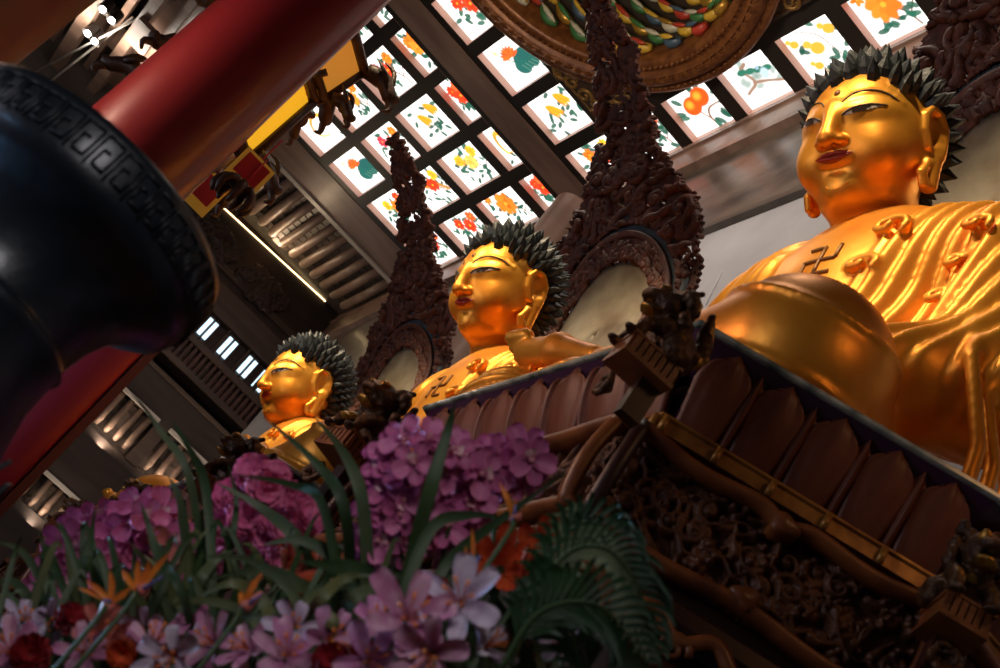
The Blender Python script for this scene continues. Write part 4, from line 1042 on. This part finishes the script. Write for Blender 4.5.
# ------------------------------------------------------------------ flowers on the altar in front
def petal_mesh(mb, L, w, lift, ang, base=.0, curl=.3, m=0, n=6, k=4, ruff=.0, seed=0):
    """one curved petal leaving the centre at angle ang, opening towards +Z"""
    ca, sa = math.cos(ang), math.sin(ang); V = []; r_ = random.Random(seed)
    for j in range(n):
        v = j / (n - 1); ww = w * (math.sin(PI * (.12 + .80 * v)) ** .8) * (1 if v < .99 else .45)
        for i in range(k + 1):
            u = -1 + 2 * i / k; rr = base + L * math.sin(v * (1.15 + curl)) / (1.15 + curl) * 1.25; z = lift * v * L * (1 - curl * v * 1.4) + .18 * w * u * u * 1.5 + ruff * L * math.sin(u * 5 + v * 6 + seed)
            t = u * ww * .5; V.append((rr * ca - t * sa, rr * sa + t * ca, z))
    Fc = [(j * (k + 1) + i, j * (k + 1) + i + 1, (j + 1) * (k + 1) + i + 1, (j + 1) * (k + 1) + i) for j in range(n - 1) for i in range(k)]
    return mb.add(V, Fc, m)
def flowmat(name, c, c2, rough=.55): 
    m = mat(name, c, rough, 0, c2, 22, detail=2); b = m.node_tree.nodes['Principled BSDF']; b.inputs['Subsurface Weight'].default_value = .15; b.inputs['Subsurface Radius'].default_value = (.02, .01, .01); return m
ORC = flowmat('orchid_pink', (.72, .26, .46), (.55, .13, .32)); ORC2 = flowmat('orchid_lip', (.85, .60, .62), (.45, .03, .10))
ORC3 = flowmat('orchid_sepal', (.58, .15, .33), (.40, .07, .22)); PEO = flowmat('ruffled_pink', (.85, .26, .46), (.66, .12, .28)); LIL = flowmat('lily_pink', (.66, .40, .54), (.50, .18, .36)); LILW = flowmat('lily_white', (.66, .60, .72), (.48, .36, .52))
CRM = flowmat('crimson', (.36, .012, .02), (.20, .005, .01)); ORF = flowmat('orange_flower', (.75, .13, .03), (.50, .05, .015)); BIR = flowmat('bird_orange', (.85, .27, .03), (.65, .14, .02)); BLU = flowmat('bird_blue', (.16, .17, .48), (.10, .10, .3))
SALM = flowmat('salmon', (.70, .25, .20), (.50, .12, .10))
LEAF = mat('leaf_dark', (.040, .082, .022), .55, 0, (.022, .050, .018), 5); LEAF2 = mat('leaf_grey_green', (.095, .13, .055), .55, 0, (.05, .08, .04), 5)
LEAF3 = mat('leaf_yellow_green', (.15, .17, .06), .5, 0, (.08, .10, .04), 5); STEM = mat('stem_green', (.035, .075, .022), .5); FERN = mat('frond_green', (.025, .065, .018), .45, 0, (.012, .045, .02), 6)
FERN2 = mat('frond_pale', (.20, .25, .13), .5, 0, (.11, .15, .08), 6)
def orient(o, p, nrm, spin=0., sc=1.):
    q = Vector(nrm).normalized().to_track_quat('Z', 'Y'); o.matrix_world = Matrix.Translation(Vector(p)) @ q.to_matrix().to_4x4() @ Matrix.Rotation(spin, 4, 'Z') @ Matrix.Scale(sc, 4)
def child(o, parent):
    mw = o.matrix_world.copy(); o.parent = parent; o.matrix_parent_inverse = Matrix.Identity(4); o.matrix_basis = Matrix.Translation(-Vector(parent.location)) @ mw if parent.rotation_euler[:] == (0, 0, 0) else mw
def tocam(p, jit): 
    v = -np.array(p) / np.linalg.norm(p) + rng.randn(3) * jit + np.array((0, 0, .15)); return v
TOPZ = -.30
def leaf_mesh(P, w, m, parent=None, name='leaf', fold=.22, tw=0.):
    P = spline(P, 18); V = []; n = len(P)
    for i, p in enumerate(P):
        t = P[min(i + 1, n - 1)] - P[max(i - 1, 0)]; t /= np.linalg.norm(t); view = p / np.linalg.norm(p); s_ = np.cross(t, view); s_ /= np.linalg.norm(s_) + 1e-9; nn = np.cross(s_, t)
        a = tw * (i / n - .3); s2 = s_ * math.cos(a) + nn * math.sin(a); v = i / (n - 1); ww = w * min(1, .45 + 2.2 * v) * min(1, (1 - v) * 2.6 + .02) ** .8
        V += [p - s2 * ww, p + nn * fold * ww, p + s2 * ww]
    Fc = []
    for i in range(n - 1): a = i * 3; Fc += [(a, a + 1, a + 4, a + 3), (a + 1, a + 2, a + 5, a + 4)]
    return mesh(name, V, Fc, m, parent)
# --- orchid blooms
def orchid_bloom():
    mb = MB()
    for q, a in enumerate((PI / 2, PI / 2 + 1.25, PI / 2 - 1.25, PI / 2 + 2.5, PI / 2 - 2.5)): petal_mesh(mb, .048, .027 if q in (0, 3, 4) else .036, .22 if q in (0, 3, 4) else .30, a, .002, .30, 0 if q in (1, 2) else 2, 7, 4, .03, q)
    petal_mesh(mb, .024, .022, 1.1, -PI / 2, .0, .5, 1, 5, 4, .05, 3); mb.tube([(0, 0, .0), (0, .002, .016)], [.006, .004], 6, 1); return mb
def ruffled_bloom():
    mb = MB()
    for ring, (L, lf, n) in enumerate(((.042, .35, 7), (.034, .8, 6), (.024, 1.4, 5))):
        for q in range(n): petal_mesh(mb, L, .034, lf, 2 * PI * q / n + ring * .4, .0, .3, 0, 6, 5, .13, q + ring * 7)
    return mb
def spray(label, pts, base, n, d, bloom, mats, group, rad, name='orchid_spray', sc=(1.15, 1.5), jit=.45, cat='flower'):
    """pts: pixel spine of the cluster with its half-width; blooms gather round it"""
    b = at(base[0], base[1], d); t = thing(name, label, cat, tuple(b), group)
    S = spline([at(x, y, d) for x, y in pts], 40); root = b.copy(); root[2] = max(TOPZ, b[2] - 1.2)
    mb = MB(); mb.tube(spline([root, b] + [at(x, y, d + .02) for x, y in pts], 26), .006, 6); o = mb.build('stem', STEM); child(o, t)
    me = None; i = 0; used = []
    px = spline(pts, 40)
    for i in range(n):
        best = None
        for _ in range(14):
            k = rng.randint(0, 40); a = rng.rand() * 2 * PI; rr = rad * math.sqrt(rng.rand()); c = (px[k][0] + rr * math.cos(a), px[k][1] + rr * math.sin(a))
            dm = min([9e9] + [(c[0] - u[0]) ** 2 + (c[1] - u[1]) ** 2 for u in used])
            if best is None or dm > best[0]: best = (dm, c, k)
        used.append(best[1]); c = best[1]; edge = math.hypot(c[0] - px[best[2]][0], c[1] - px[best[2]][1]) / rad
        p = at(c[0], c[1], d - .07 * (1 - edge) + rng.rand() * .03)
        if me is None: o = bloom().build('bloom', mats); me = o.data
        else: o = bpy.data.objects.new('bloom', me); C.objects.link(o)
        out = np.array(p) - S[best[2]]; out = out / (np.linalg.norm(out) + .02) * .55
        orient(o, p, tocam(p, jit * .5) + out, rng.rand() * 6.28, rng.uniform(*sc)); child(o, t)
    return t
OG = 'pink orchid sprays'
spray('big mauve orchid spray left of the dark upright leaf, before the nearest throne', [(388, 532), (394, 502), (408, 472), (424, 462)], (385, 600), 24, 2.85, orchid_bloom, [ORC, ORC2, ORC3], OG, 30)
spray('mauve orchid spray right of the dark upright leaf, hanging low toward the orange flowers', [(446, 525), (452, 495), (458, 474)], (440, 600), 15, 2.95, orchid_bloom, [ORC, ORC2, ORC3], OG, 24)
spray('small mauve orchid spray topmost on the right, against the middle throne carving', [(490, 478), (510, 468), (526, 460)], (470, 600), 11, 3.05, orchid_bloom, [ORC, ORC2, ORC3], OG, 18)
spray('ruffled bright pink flower head just below the farthest gilded statue', [(235, 540), (250, 512), (266, 486)], (240, 620), 16, 3.1, ruffled_bloom, [PEO], OG, 24, 'ruffled_flower', (1.2, 1.5), .5)
spray('ruffled pink flower head right of the strap leaves, below the second guardian lion', [(280, 545), (290, 522), (298, 508)], (290, 620), 8, 3.05, ruffled_bloom, [PEO], OG, 15, 'ruffled_flower', (1.1, 1.4), .5)
spray('pink orchid spray at the far left beneath the golden knee', [(112, 560), (132, 535), (150, 518)], (120, 620), 18, 3.3, orchid_bloom, [PEO, ORC2, ORC3], OG, 24)
spray('pale pink orchid spray lowest at the left edge, beside the red pillar', [(52, 585), (72, 555), (92, 535)], (60, 640), 15, 3.4, orchid_bloom, [ORC, ORC2, ORC3], OG, 20)
spray('pale pink flower cluster left of the bird of paradise, near the strap leaves', [(165, 560), (172, 540)], (170, 620), 12, 3.3, orchid_bloom, [SALM, ORC2, ORC3], OG, 16)
# --- lilies
def lily(label, x, y, d, s, m, open_=1., nrm=None):
    p = at(x, y, d); t = thing('lily', label, 'flower', tuple(p), 'lilies along the bottom edge'); mb0 = None
    R_ = Vector(tocam(p, .35) if nrm is None else nrm).normalized().to_track_quat('Z', 'Y').to_matrix().to_4x4() @ Matrix.Rotation(rng.rand() * 6, 4, 'Z')
    for q in range(6):
        mb = petal_mesh(MB(), .078 * s * rng.uniform(.85, 1.1), (.026 if q % 2 else .032) * s, rng.uniform(.9, 1.5), 2 * PI * q / 6 + rng.uniform(-.15, .15), .004, rng.uniform(.35, .6), 0, 11, 6, .03, q)
        o = mb.build('petal', m, t); o.matrix_basis = R_
    mb = MB()
    for q in range(6): a = q + .4; mb.tube([(0, 0, .01), (.012 * math.cos(a) * s, .012 * math.sin(a) * s, .05 * s), (.02 * math.cos(a) * s, .02 * math.sin(a) * s, .062 * s)], [.0015, .0015, .004], 5)
    o = mb.build('stamens', BIR, t); o.matrix_basis = R_
    o = MB().tube(spline([(0, 0, 0), (.02, .02, -.12), (0, .03, TOPZ - p[2] + .02)], 8), .004, 6).build('stem', STEM, t)
    return t
for a in [('pink lily lowest left of the red carnation, at the bottom edge', 150, 652, 2.6, 1.1, LIL), ('lilac lily with upright petals, just right of the crimson carnation', 148, 628, 2.7, .9, LILW), ('pink lily between the two crimson carnations at the lower left', 100, 632, 2.7, 1., SALM),
          ('lilac lily with spread petals below the bird of paradise', 175, 655, 2.5, 1.1, LILW), ('pale lily near the bottom edge, under the long pale bud', 218, 645, 2.55, 1., LIL), ('pink lily beside the green bud at the bottom centre', 322, 640, 2.45, 1.15, LIL),
          ('large mauve lily at the bottom centre, left of the crimson bloom', 405, 622, 2.35, 1.5, LIL), ('mauve lily at the bottom edge under the big one', 432, 652, 2.3, 1.3, LIL), ('pale lilac lily with tall petals below the orange flowers', 462, 606, 2.4, 1.45, LILW),
          ('pink lily at the bottom edge, left of centre', 285, 660, 2.45, 1.2, LIL), ('small pale lily low in the palm fronds', 563, 640, 2.45, .7, LILW), ('pink lily in the very corner at the lower left', 14, 655, 2.6, 1.1, LIL), ('lilac lily in the left corner above the pink one', 22, 622, 2.75, .8, LILW),
          ('pink lily at the bottom edge between the red blooms', 368, 660, 2.4, 1.2, LIL),
          ('small lilac lily just above the dark crimson carnation at the far left', 48, 618, 2.75, .8, LILW), ('small pink lily above the lilac one, left of the pale bud', 188, 622, 2.7, .8, LIL), ('pale lily between the arching plant and the green bud', 296, 628, 2.55, .9, LILW),
          ('small pink lily under the long arching leaf, left of centre', 252, 652, 2.5, .9, LIL), ('pink lily left of the large mauve one, beside the arching leaves', 378, 628, 2.45, 1., LIL), ('small lilac lily at the bottom edge right of the mauve lilies', 478, 650, 2.35, .9, LILW), ('pale pink lily at the left between crimson and salmon blooms', 82, 655, 2.6, .9, LIL)]: lily(*a)
def bud(label, x0, y0, x1, y1, d, w, m):
    a, b = at(x0, y0, d), at(x1, y1, d); t = thing('lily_bud', label, 'bud', tuple(a), 'closed lily buds'); P = spline([a, (a + b) / 2, b], 9) - a
    MB().tube(P, [w * k for k in (.25, .6, .85, 1, 1, .9, .7, .45, .12)], 8).build('bud', m, t); MB().tube(spline([(0, 0, 0), (.01, 0, -.15), (.0, .0, TOPZ - a[2] + .02)], 8), .004, 6).build('stem', STEM, t)
for a in [('long pale bud leaning right, below the orange bird of paradise', 200, 650, 212, 617, 2.6, .016, LILW), ('pale green bud at the bottom centre', 336, 632, 326, 610, 2.45, .018, LEAF3), ('grey lilac bud leaning right above the lower lilies', 232, 640, 258, 632, 2.6, .014, LILW), ('pink bud above the lilac lilies at the left', 196, 640, 206, 614, 2.6, .013, LIL)]: bud(*a)
# --- carnations
def carnation(label, x, y, d, s, m):
    p = at(x, y, d); t = thing('carnation', label, 'flower', tuple(p), 'red and orange carnations'); mb = MB()
    for ring, (L, lf, n) in enumerate(((.045, .3, 9), (.04, .8, 9), (.032, 1.3, 8), (.022, 1.9, 6))):
        for q in range(n): petal_mesh(mb, L * s, .030 * s, lf, 2 * PI * q / n + ring * .4, .0, .25, 0, 6, 6, .14, q + ring * 7)
    o = mb.build('bloom', m); orient(o, p, tocam(p, .2)); child(o, t)
    MB().tube(spline([(0, 0, 0), (.02, .02, -.12), (0, .02, TOPZ - p[2] + .02)], 8), .005, 6).build('stem', STEM, t)
for a in [('crimson carnation at the lower left, above the pink lilies', 68, 622, 2.7, 1., CRM), ('dark crimson carnation at the bottom left edge', 32, 656, 2.55, 1.1, CRM), ('crimson bloom behind the large mauve lily', 434, 596, 2.5, 1., CRM), ('orange red bloom at the bottom, left of centre', 122, 654, 2.5, .8, ORF), ('orange red bloom under the mauve lilies', 362, 655, 2.45, .8, ORF),
          ('dark red bloom in the bottom middle edge', 332, 664, 2.4, 1., CRM), ('salmon bloom between pink lilies near the bottom', 128, 640, 2.65, .9, SALM), ('orange bloom low under the strap leaves', 285, 640, 2.6, .8, ORF), ('dark red bloom at the bottom edge beneath the buds', 165, 666, 2.5, 1., CRM)]: carnation(*a)
# --- birds of paradise
def bird(label, x, y, d, tips, beak, s=1.):
    p = at(x, y, d); t = thing('bird_of_paradise', label, 'flower', tuple(p), 'orange birds of paradise')
    for (tx, ty) in tips: o = leaf_mesh([p, (p + at(tx, ty, d)) / 2 + rng.randn(3) * .004, at(tx, ty, d)], .0065 * s, BIR, None, 'sepal', .5); o.data.transform(Matrix.Translation(-Vector(p))); o.parent = t
    q = at(beak[0], beak[1], d + .02); MB().tube(spline([(0, 0, 0), (q - p) * .5, q - p], 8), [.013, .014, .013, .012, .010, .008, .006, .003], 7).build('beak', SALM, t)
    v = at(tips[0][0] * .5 + x * .5 + 9, tips[0][1] * .5 + y * .5 + 4, d - .01); MB().tube([(0, 0, 0), v - p], [.006, .002], 6).build('tongue', BLU, t)
    MB().tube(spline([(0, 0, 0), (.02, .0, -.15), (0, .0, TOPZ - p[2] + .02)], 8), .0055, 6).build('stem', STEM, t)
bird('orange bird of paradise with spread sepals at the left, over the red carnation', 110, 602, 2.55, [(78, 588), (86, 580), (110, 570), (132, 586)], (96, 628))
bird('orange bird of paradise reaching up right, beside the first one', 138, 592, 2.6, [(170, 552), (150, 560), (138, 560), (122, 570)], (152, 580))
bird('orange bird of paradise in the dark leaves left of centre', 243, 608, 2.55, [(262, 572), (252, 580), (240, 588)], (262, 592))
bird('narrow orange bird of paradise bud below the mauve orchids', 470, 575, 2.5, [(472, 528), (466, 545)], (478, 560), .7)
bird('orange pointed bud rising right of the mauve orchids', 514, 520, 2.6, [(499, 482), (516, 500)], (520, 505), .9)
# --- orange trumpet flowers
def trumpet(label, x, y, d, s, m):
    p = at(x, y, d); t = thing('orange_trumpet_flower', label, 'flower', tuple(p), 'orange trumpet flowers'); mb = MB()
    for q in range(6): petal_mesh(mb, .075 * s, .045 * s, 1.6, 2 * PI * q / 6, .01, .25, 0, 9, 5, .05, q)
    o = mb.build('bloom', m); orient(o, p, tocam(p, .5) + np.array((0, 0, .8))); child(o, t); MB().tube(spline([(0, 0, 0), (.01, 0, -.15), (0, .0, TOPZ - p[2] + .02)], 8), .005, 6).build('stem', STEM, t)
for a in [('orange trumpet flower, leftmost of the cluster right of the orchids', 500, 570, 2.7, 1., ORF), ('orange trumpet flower, the lowest of the cluster above the pale lily', 522, 590, 2.65, 1.1, ORF), ('orange trumpet flower, rightmost of the cluster by the palm frond', 542, 556, 2.75, 1., ORF), ('salmon trumpet flower highest by the palm frond', 552, 545, 2.85, .7, SALM),
          ('orange trumpet flower in the leaves left of the green bud', 282, 588, 2.8, .8, ORF), ('orange trumpet flower higher in the leaves left of the green bud', 286, 572, 2.85, .7, ORF)]: trumpet(*a)
# --- strap leaves
def clump(label, base, d, leaves, w=.014, mats=(LEAF,)):
    b = at(base[0], base[1], d); b[2] = TOPZ; t = thing('strap_leaf_plant', label, 'plant', tuple(b), 'strap leaved plants')
    for i, L in enumerate(leaves):
        n = len(L); dd = d + rng.uniform(-.12, .12); P = [at(x, y, dd + .10 * (1 - k / (n - 1)) * rng.uniform(-1, 1)) for k, (x, y) in enumerate(L)]
        if L[0][1] > 560: P = [np.array(at(base[0], base[1] + 60, d))] + P
        o = leaf_mesh(P, w * rng.uniform(.8, 1.2), mats[i % len(mats)], None, 'leaf', .25, rng.uniform(-.8, .8)); o.data.transform(Matrix.Translation(-Vector(b))); o.parent = t
    return t
clump('strap leaved plant with long blades crossing the farthest statue', (345, 640), 2.75, [[(350, 600), (345, 510), (318, 465), (262, 415)], [(366, 600), (363, 504), (345, 455), (313, 415)], [(340, 600), (322, 504), (289, 484), (232, 474)], [(330, 620), (300, 545), (262, 508), (215, 482)], [(352, 610), (335, 560), (300, 540), (262, 545)], [(340, 610), (300, 585), (262, 570), (205, 580)]], .013, (LEAF, LEAF2))
clump('tall thin bladed plant rising in front of the lit rafters', (200, 640), 2.8, [[(205, 600), (190, 480), (160, 430), (128, 386)], [(212, 600), (206, 490), (190, 450), (170, 418)], [(196, 600), (186, 540), (180, 500), (168, 475)], [(220, 600), (232, 540), (236, 500), (228, 462)], [(190, 610), (200, 580), (216, 560), (236, 549)], [(185, 600), (160, 560), (150, 530), (140, 500)]], .010, (LEAF2, LEAF))
clump('plant with one dark upright leaf splitting the mauve orchids', (410, 640), 2.65, [[(402, 620), (412, 560), (430, 490), (448, 430), (455, 402)], [(420, 620), (450, 560), (500, 520), (568, 471)], [(400, 620), (430, 530), (470, 515), (505, 518)], [(390, 600), (360, 570), (330, 566), (296, 560)]], .014, (LEAF,))
clump('arching pale green plant at the bottom, left of the mauve lilies', (330, 660), 2.6, [[(300, 640), (320, 600), (345, 578), (372, 575)], [(296, 650), (300, 610), (330, 590), (362, 583)], [(270, 640), (240, 610), (200, 600), (170, 606)], [(310, 640), (290, 590), (250, 560), (200, 556)], [(280, 640), (262, 600), (232, 583), (196, 598)], [(335, 630), (350, 600), (375, 590), (398, 604)]], .012, (LEAF3, LEAF2))
clump('dark leaved plant at the left under the red pillar', (60, 660), 2.9, [[(60, 640), (40, 580), (20, 550), (-10, 540)], [(70, 640), (80, 580), (90, 545), (86, 520)], [(50, 640), (30, 600), (10, 580), (-10, 590)], [(80, 640), (100, 590), (92, 540), (96, 505)], [(65, 640), (50, 590), (48, 560), (38, 530)], [(90, 640), (120, 600), (140, 575), (160, 570)]], .011, (LEAF2, LEAF))
r_ = np.random.RandomState(21)
lab = ['the left corner', 'the crimson carnation', 'the bird of paradise', 'the ruffled pink heads', 'the pale bud', 'the arching plant', 'the big orchid spray', 'the mauve lilies', 'the orange flowers', 'the palm fronds']
for i in range(10):
    bx_ = 10 + i * 56; L = []
    for q in range(15):
        x0 = bx_ + r_.uniform(-28, 28); top = r_.uniform(515, 610) if bx_ < 480 else r_.uniform(565, 630); x1 = x0 + r_.uniform(-85, 85); L.append([(x0, 690), (x0 * .7 + x1 * .3, (690 + top) / 2 + 10), (x1 * .8 + x0 * .2, top + 12), (x1, top + r_.uniform(-8, 22))])
    clump('low dark bladed foliage filling the space behind ' + lab[i], (bx_, 700), 2.85, L, .0085, (LEAF, LEAF2, LEAF, LEAF3, LEAF))
# --- palm fronds at the right
def frond(label, pts, d, ll, m1, m2, side=1, n=26):
    b = at(pts[0][0], pts[0][1], d); t = thing('palm_frond', label, 'leaf', tuple(b), 'feathery palm fronds'); P = spline([at(x, y, d) for x, y in pts], n + 6)
    MB().tube(P - b, [.006 * (1 - .8 * k / len(P)) for k in range(len(P))], 6).build('rachis', STEM, t)
    MB().tube(spline([(0, 0, 0), (.01, .02, -.2), (0, .02, TOPZ - b[2] + .005)], 8), .006, 6).build('stalk', STEM, t)
    for k in range(4, n + 5):
        T = P[min(k + 1, len(P) - 1)] - P[k - 1]; T /= np.linalg.norm(T); v = P[k] / np.linalg.norm(P[k]); s_ = np.cross(T, v); f = math.sin(PI * min(1, (k + 3) / (n + 8))) ** .6
        for q in (-1, 1):
            dr = s_ * q * .75 + T * .75 + v * rng.uniform(-.1, .1); L = ll * f * rng.uniform(.85, 1.1); tip = P[k] + dr * L + np.array((0, 0, -.03 * f)); o = leaf_mesh([P[k], P[k] + dr * L * .55 + np.array((0, 0, .004)), tip], .0052, m2 if q == side else m1, None, 'leaflet', .3); o.data.transform(Matrix.Translation(-Vector(b))); o.parent = t
frond('palm frond with pale leaflet edge arching down beside the dark plinth', [(520, 640), (560, 560), (605, 548), (640, 592), (662, 660)], 2.35, .095, FERN, FERN2, -1, 24)
frond('dark palm frond drooping to the lower right corner of the flowers', [(500, 670), (540, 612), (600, 606), (650, 668)], 2.25, .12, FERN, FERN, 1, 20)
frond('palm frond spreading above the orange flowers', [(520, 640), (548, 560), (584, 522), (618, 540), (640, 590)], 2.5, .085, FERN, FERN2, -1, 20)
frond('dark palm frond leaning left in front of the upright one', [(590, 700), (578, 650), (560, 600), (530, 575)], 2.3, .10, FERN, FERN, 1, 18)
frond('upright palm frond behind the orange trumpet flowers', [(570, 690), (566, 620), (562, 560), (578, 505)], 2.6, .085, FERN, FERN2, 1, 18)
# --- the altar table carrying the flowers
tb = thing('altar_table', 'long dark altar table under the flowers', 'table', (-2.75, .40, 0)); MB().box((-1.35, -.16, TOPZ - .08), (1.45, .72, TOPZ)).build('table_top', FRAME, tb, smooth=False)
for sx in (-1.2, 1.3):
    for sy in (-.08, .62): MB().lathe([(.05, FLOOR), (.04, FLOOR + .3), (.06, TOPZ - .2), (.07, TOPZ - .08)], 16, (sx, sy, 0)).build('leg', FRAME, tb)
#PART4
# ------------------------------------------------------------------ light
def area(name, loc, aim, size, power, col, sy=None, spread=None):
    l = bpy.data.lights.new(name, 'AREA'); l.size = size; l.energy = power; l.color = col
    if sy: l.shape = 'RECTANGLE'; l.size_y = sy
    if spread: l.spread = math.radians(spread)
    o = bpy.data.objects.new(name, l); C.objects.link(o); o.location = loc; o.rotation_euler = (Vector(aim) - Vector(loc)).to_track_quat('-Z', 'Y').to_euler(); return o
def spot(name, loc, aim, power, col, ang=40, blend=.5, rad=.12):
    l = bpy.data.lights.new(name, 'SPOT'); l.energy = power; l.color = col; l.spot_size = math.radians(ang); l.spot_blend = blend; l.shadow_soft_size = rad
    o = bpy.data.objects.new(name, l); C.objects.link(o); o.location = loc; o.rotation_euler = (Vector(aim) - Vector(loc)).to_track_quat('-Z', 'Y').to_euler(); return o
W = (1., .78, .50)
for x in (-4.4, -8.4, -12.4):
    spot('statue_spot', (x + 1.1, -1.9, 8.2), (x + .1, 2.5, 5.1), 1500, W, 34, .7, .12)
    spot('statue_spot', (x - 1.3, -2.2, 7.2), (x, 2.5, 5.0), 600, W, 36, .6, .15)
area('door_daylight', (-3.6, -5.5, 1.2), (-3.6, 1.5, 1.6), 3.5, 75, (.94, .90, 1.0))
area('door_daylight', (-11, -6.5, 1.5), (-12, 1.5, 2.5), 3.0, 110, (.85, .85, 1.0))
area('medallion_fill', (MX + .3, MY - .3, 9.6), (MX, MY, 12.5), .8, 50, (1., .82, .6))  # unseen lamp added under the medallion to brighten it
for x in (-6.0, -10.0): area('wall_fill', (x, 1.2, 9.6), (x, 4.6, 8.2), 1.2, 70, (1., .86, .74), 1.2)  # added area lamps without a fixture, lifting the back wall and board
area('beam_spots', (-21.5, -2.6, 11.2), (-21.5, -2.8, 12), .5, 60, (1., .9, .78), 2.5)
spot('bowl_blue_fill', (-3.7, -1.7, -.5), (-2.75, -.12, .72), 75, (.30, .58, 1.0), 24, .5, .25)  # added blue spots close to the bowl, standing in for daylight on it
spot('bowl_blue_fill', (-2.0, -2.2, .6), (-2.75, -.12, .80), 22, (.30, .58, 1.0), 20, .5, .25)
area('bowl_side_blue_fill', (-4.7, -.95, .1), (-2.8, -.12, .75), .5, 16, (.30, .60, 1.0), None, 60)  # another added blue lamp, for the highlight on the bowl's left side
spot('hall_fill', (.3, -.9, 1.9), (-2.7, .28, .42), 110, (1., .93, .92), 50, .6, .5)
area('throne_fill', (-1.2, 2.2, 3.6), (-3.0, 2.3, 2.3), .5, 3.5, (1., .50, .20))  # added warm fill on the near side of the throne, no real source
area('throne_fill', (-5.6, -1.4, 3.0), (-4.4, 1.6, 2.3), .6, 66, (1., .62, .45))  # added warm fill that brightens the front petals and foot
area('rafter_glow', (-23.75, 2.4, 11.75), (-22.6, 2.4, 12.3), .2, 34, (1., .72, .45), 4.)
for y in (2.65, 3.95): area('bay_glow', (XE + .15, y, 6.6), (XE - .1, y, 7.4), .15, 14, (1., .8, .6), .9)
area('bay_glow', (XE + .15, 2.7, 4.7), (XE - .1, 2.7, 5.3), .15, 10, (1., .8, .6), 1.2)
w = bpy.data.worlds.new('world'); bpy.context.scene.world = w; w.use_nodes = True
w.node_tree.nodes['Background'].inputs[0].default_value = (.5, .48, .5, 1); w.node_tree.nodes['Background'].inputs[1].default_value = .03
vs = bpy.context.scene.view_settings; vs.view_transform = 'Standard'; vs.look = 'None'; vs.exposure = 0; vs.gamma = 1; vs.use_curve_mapping = False
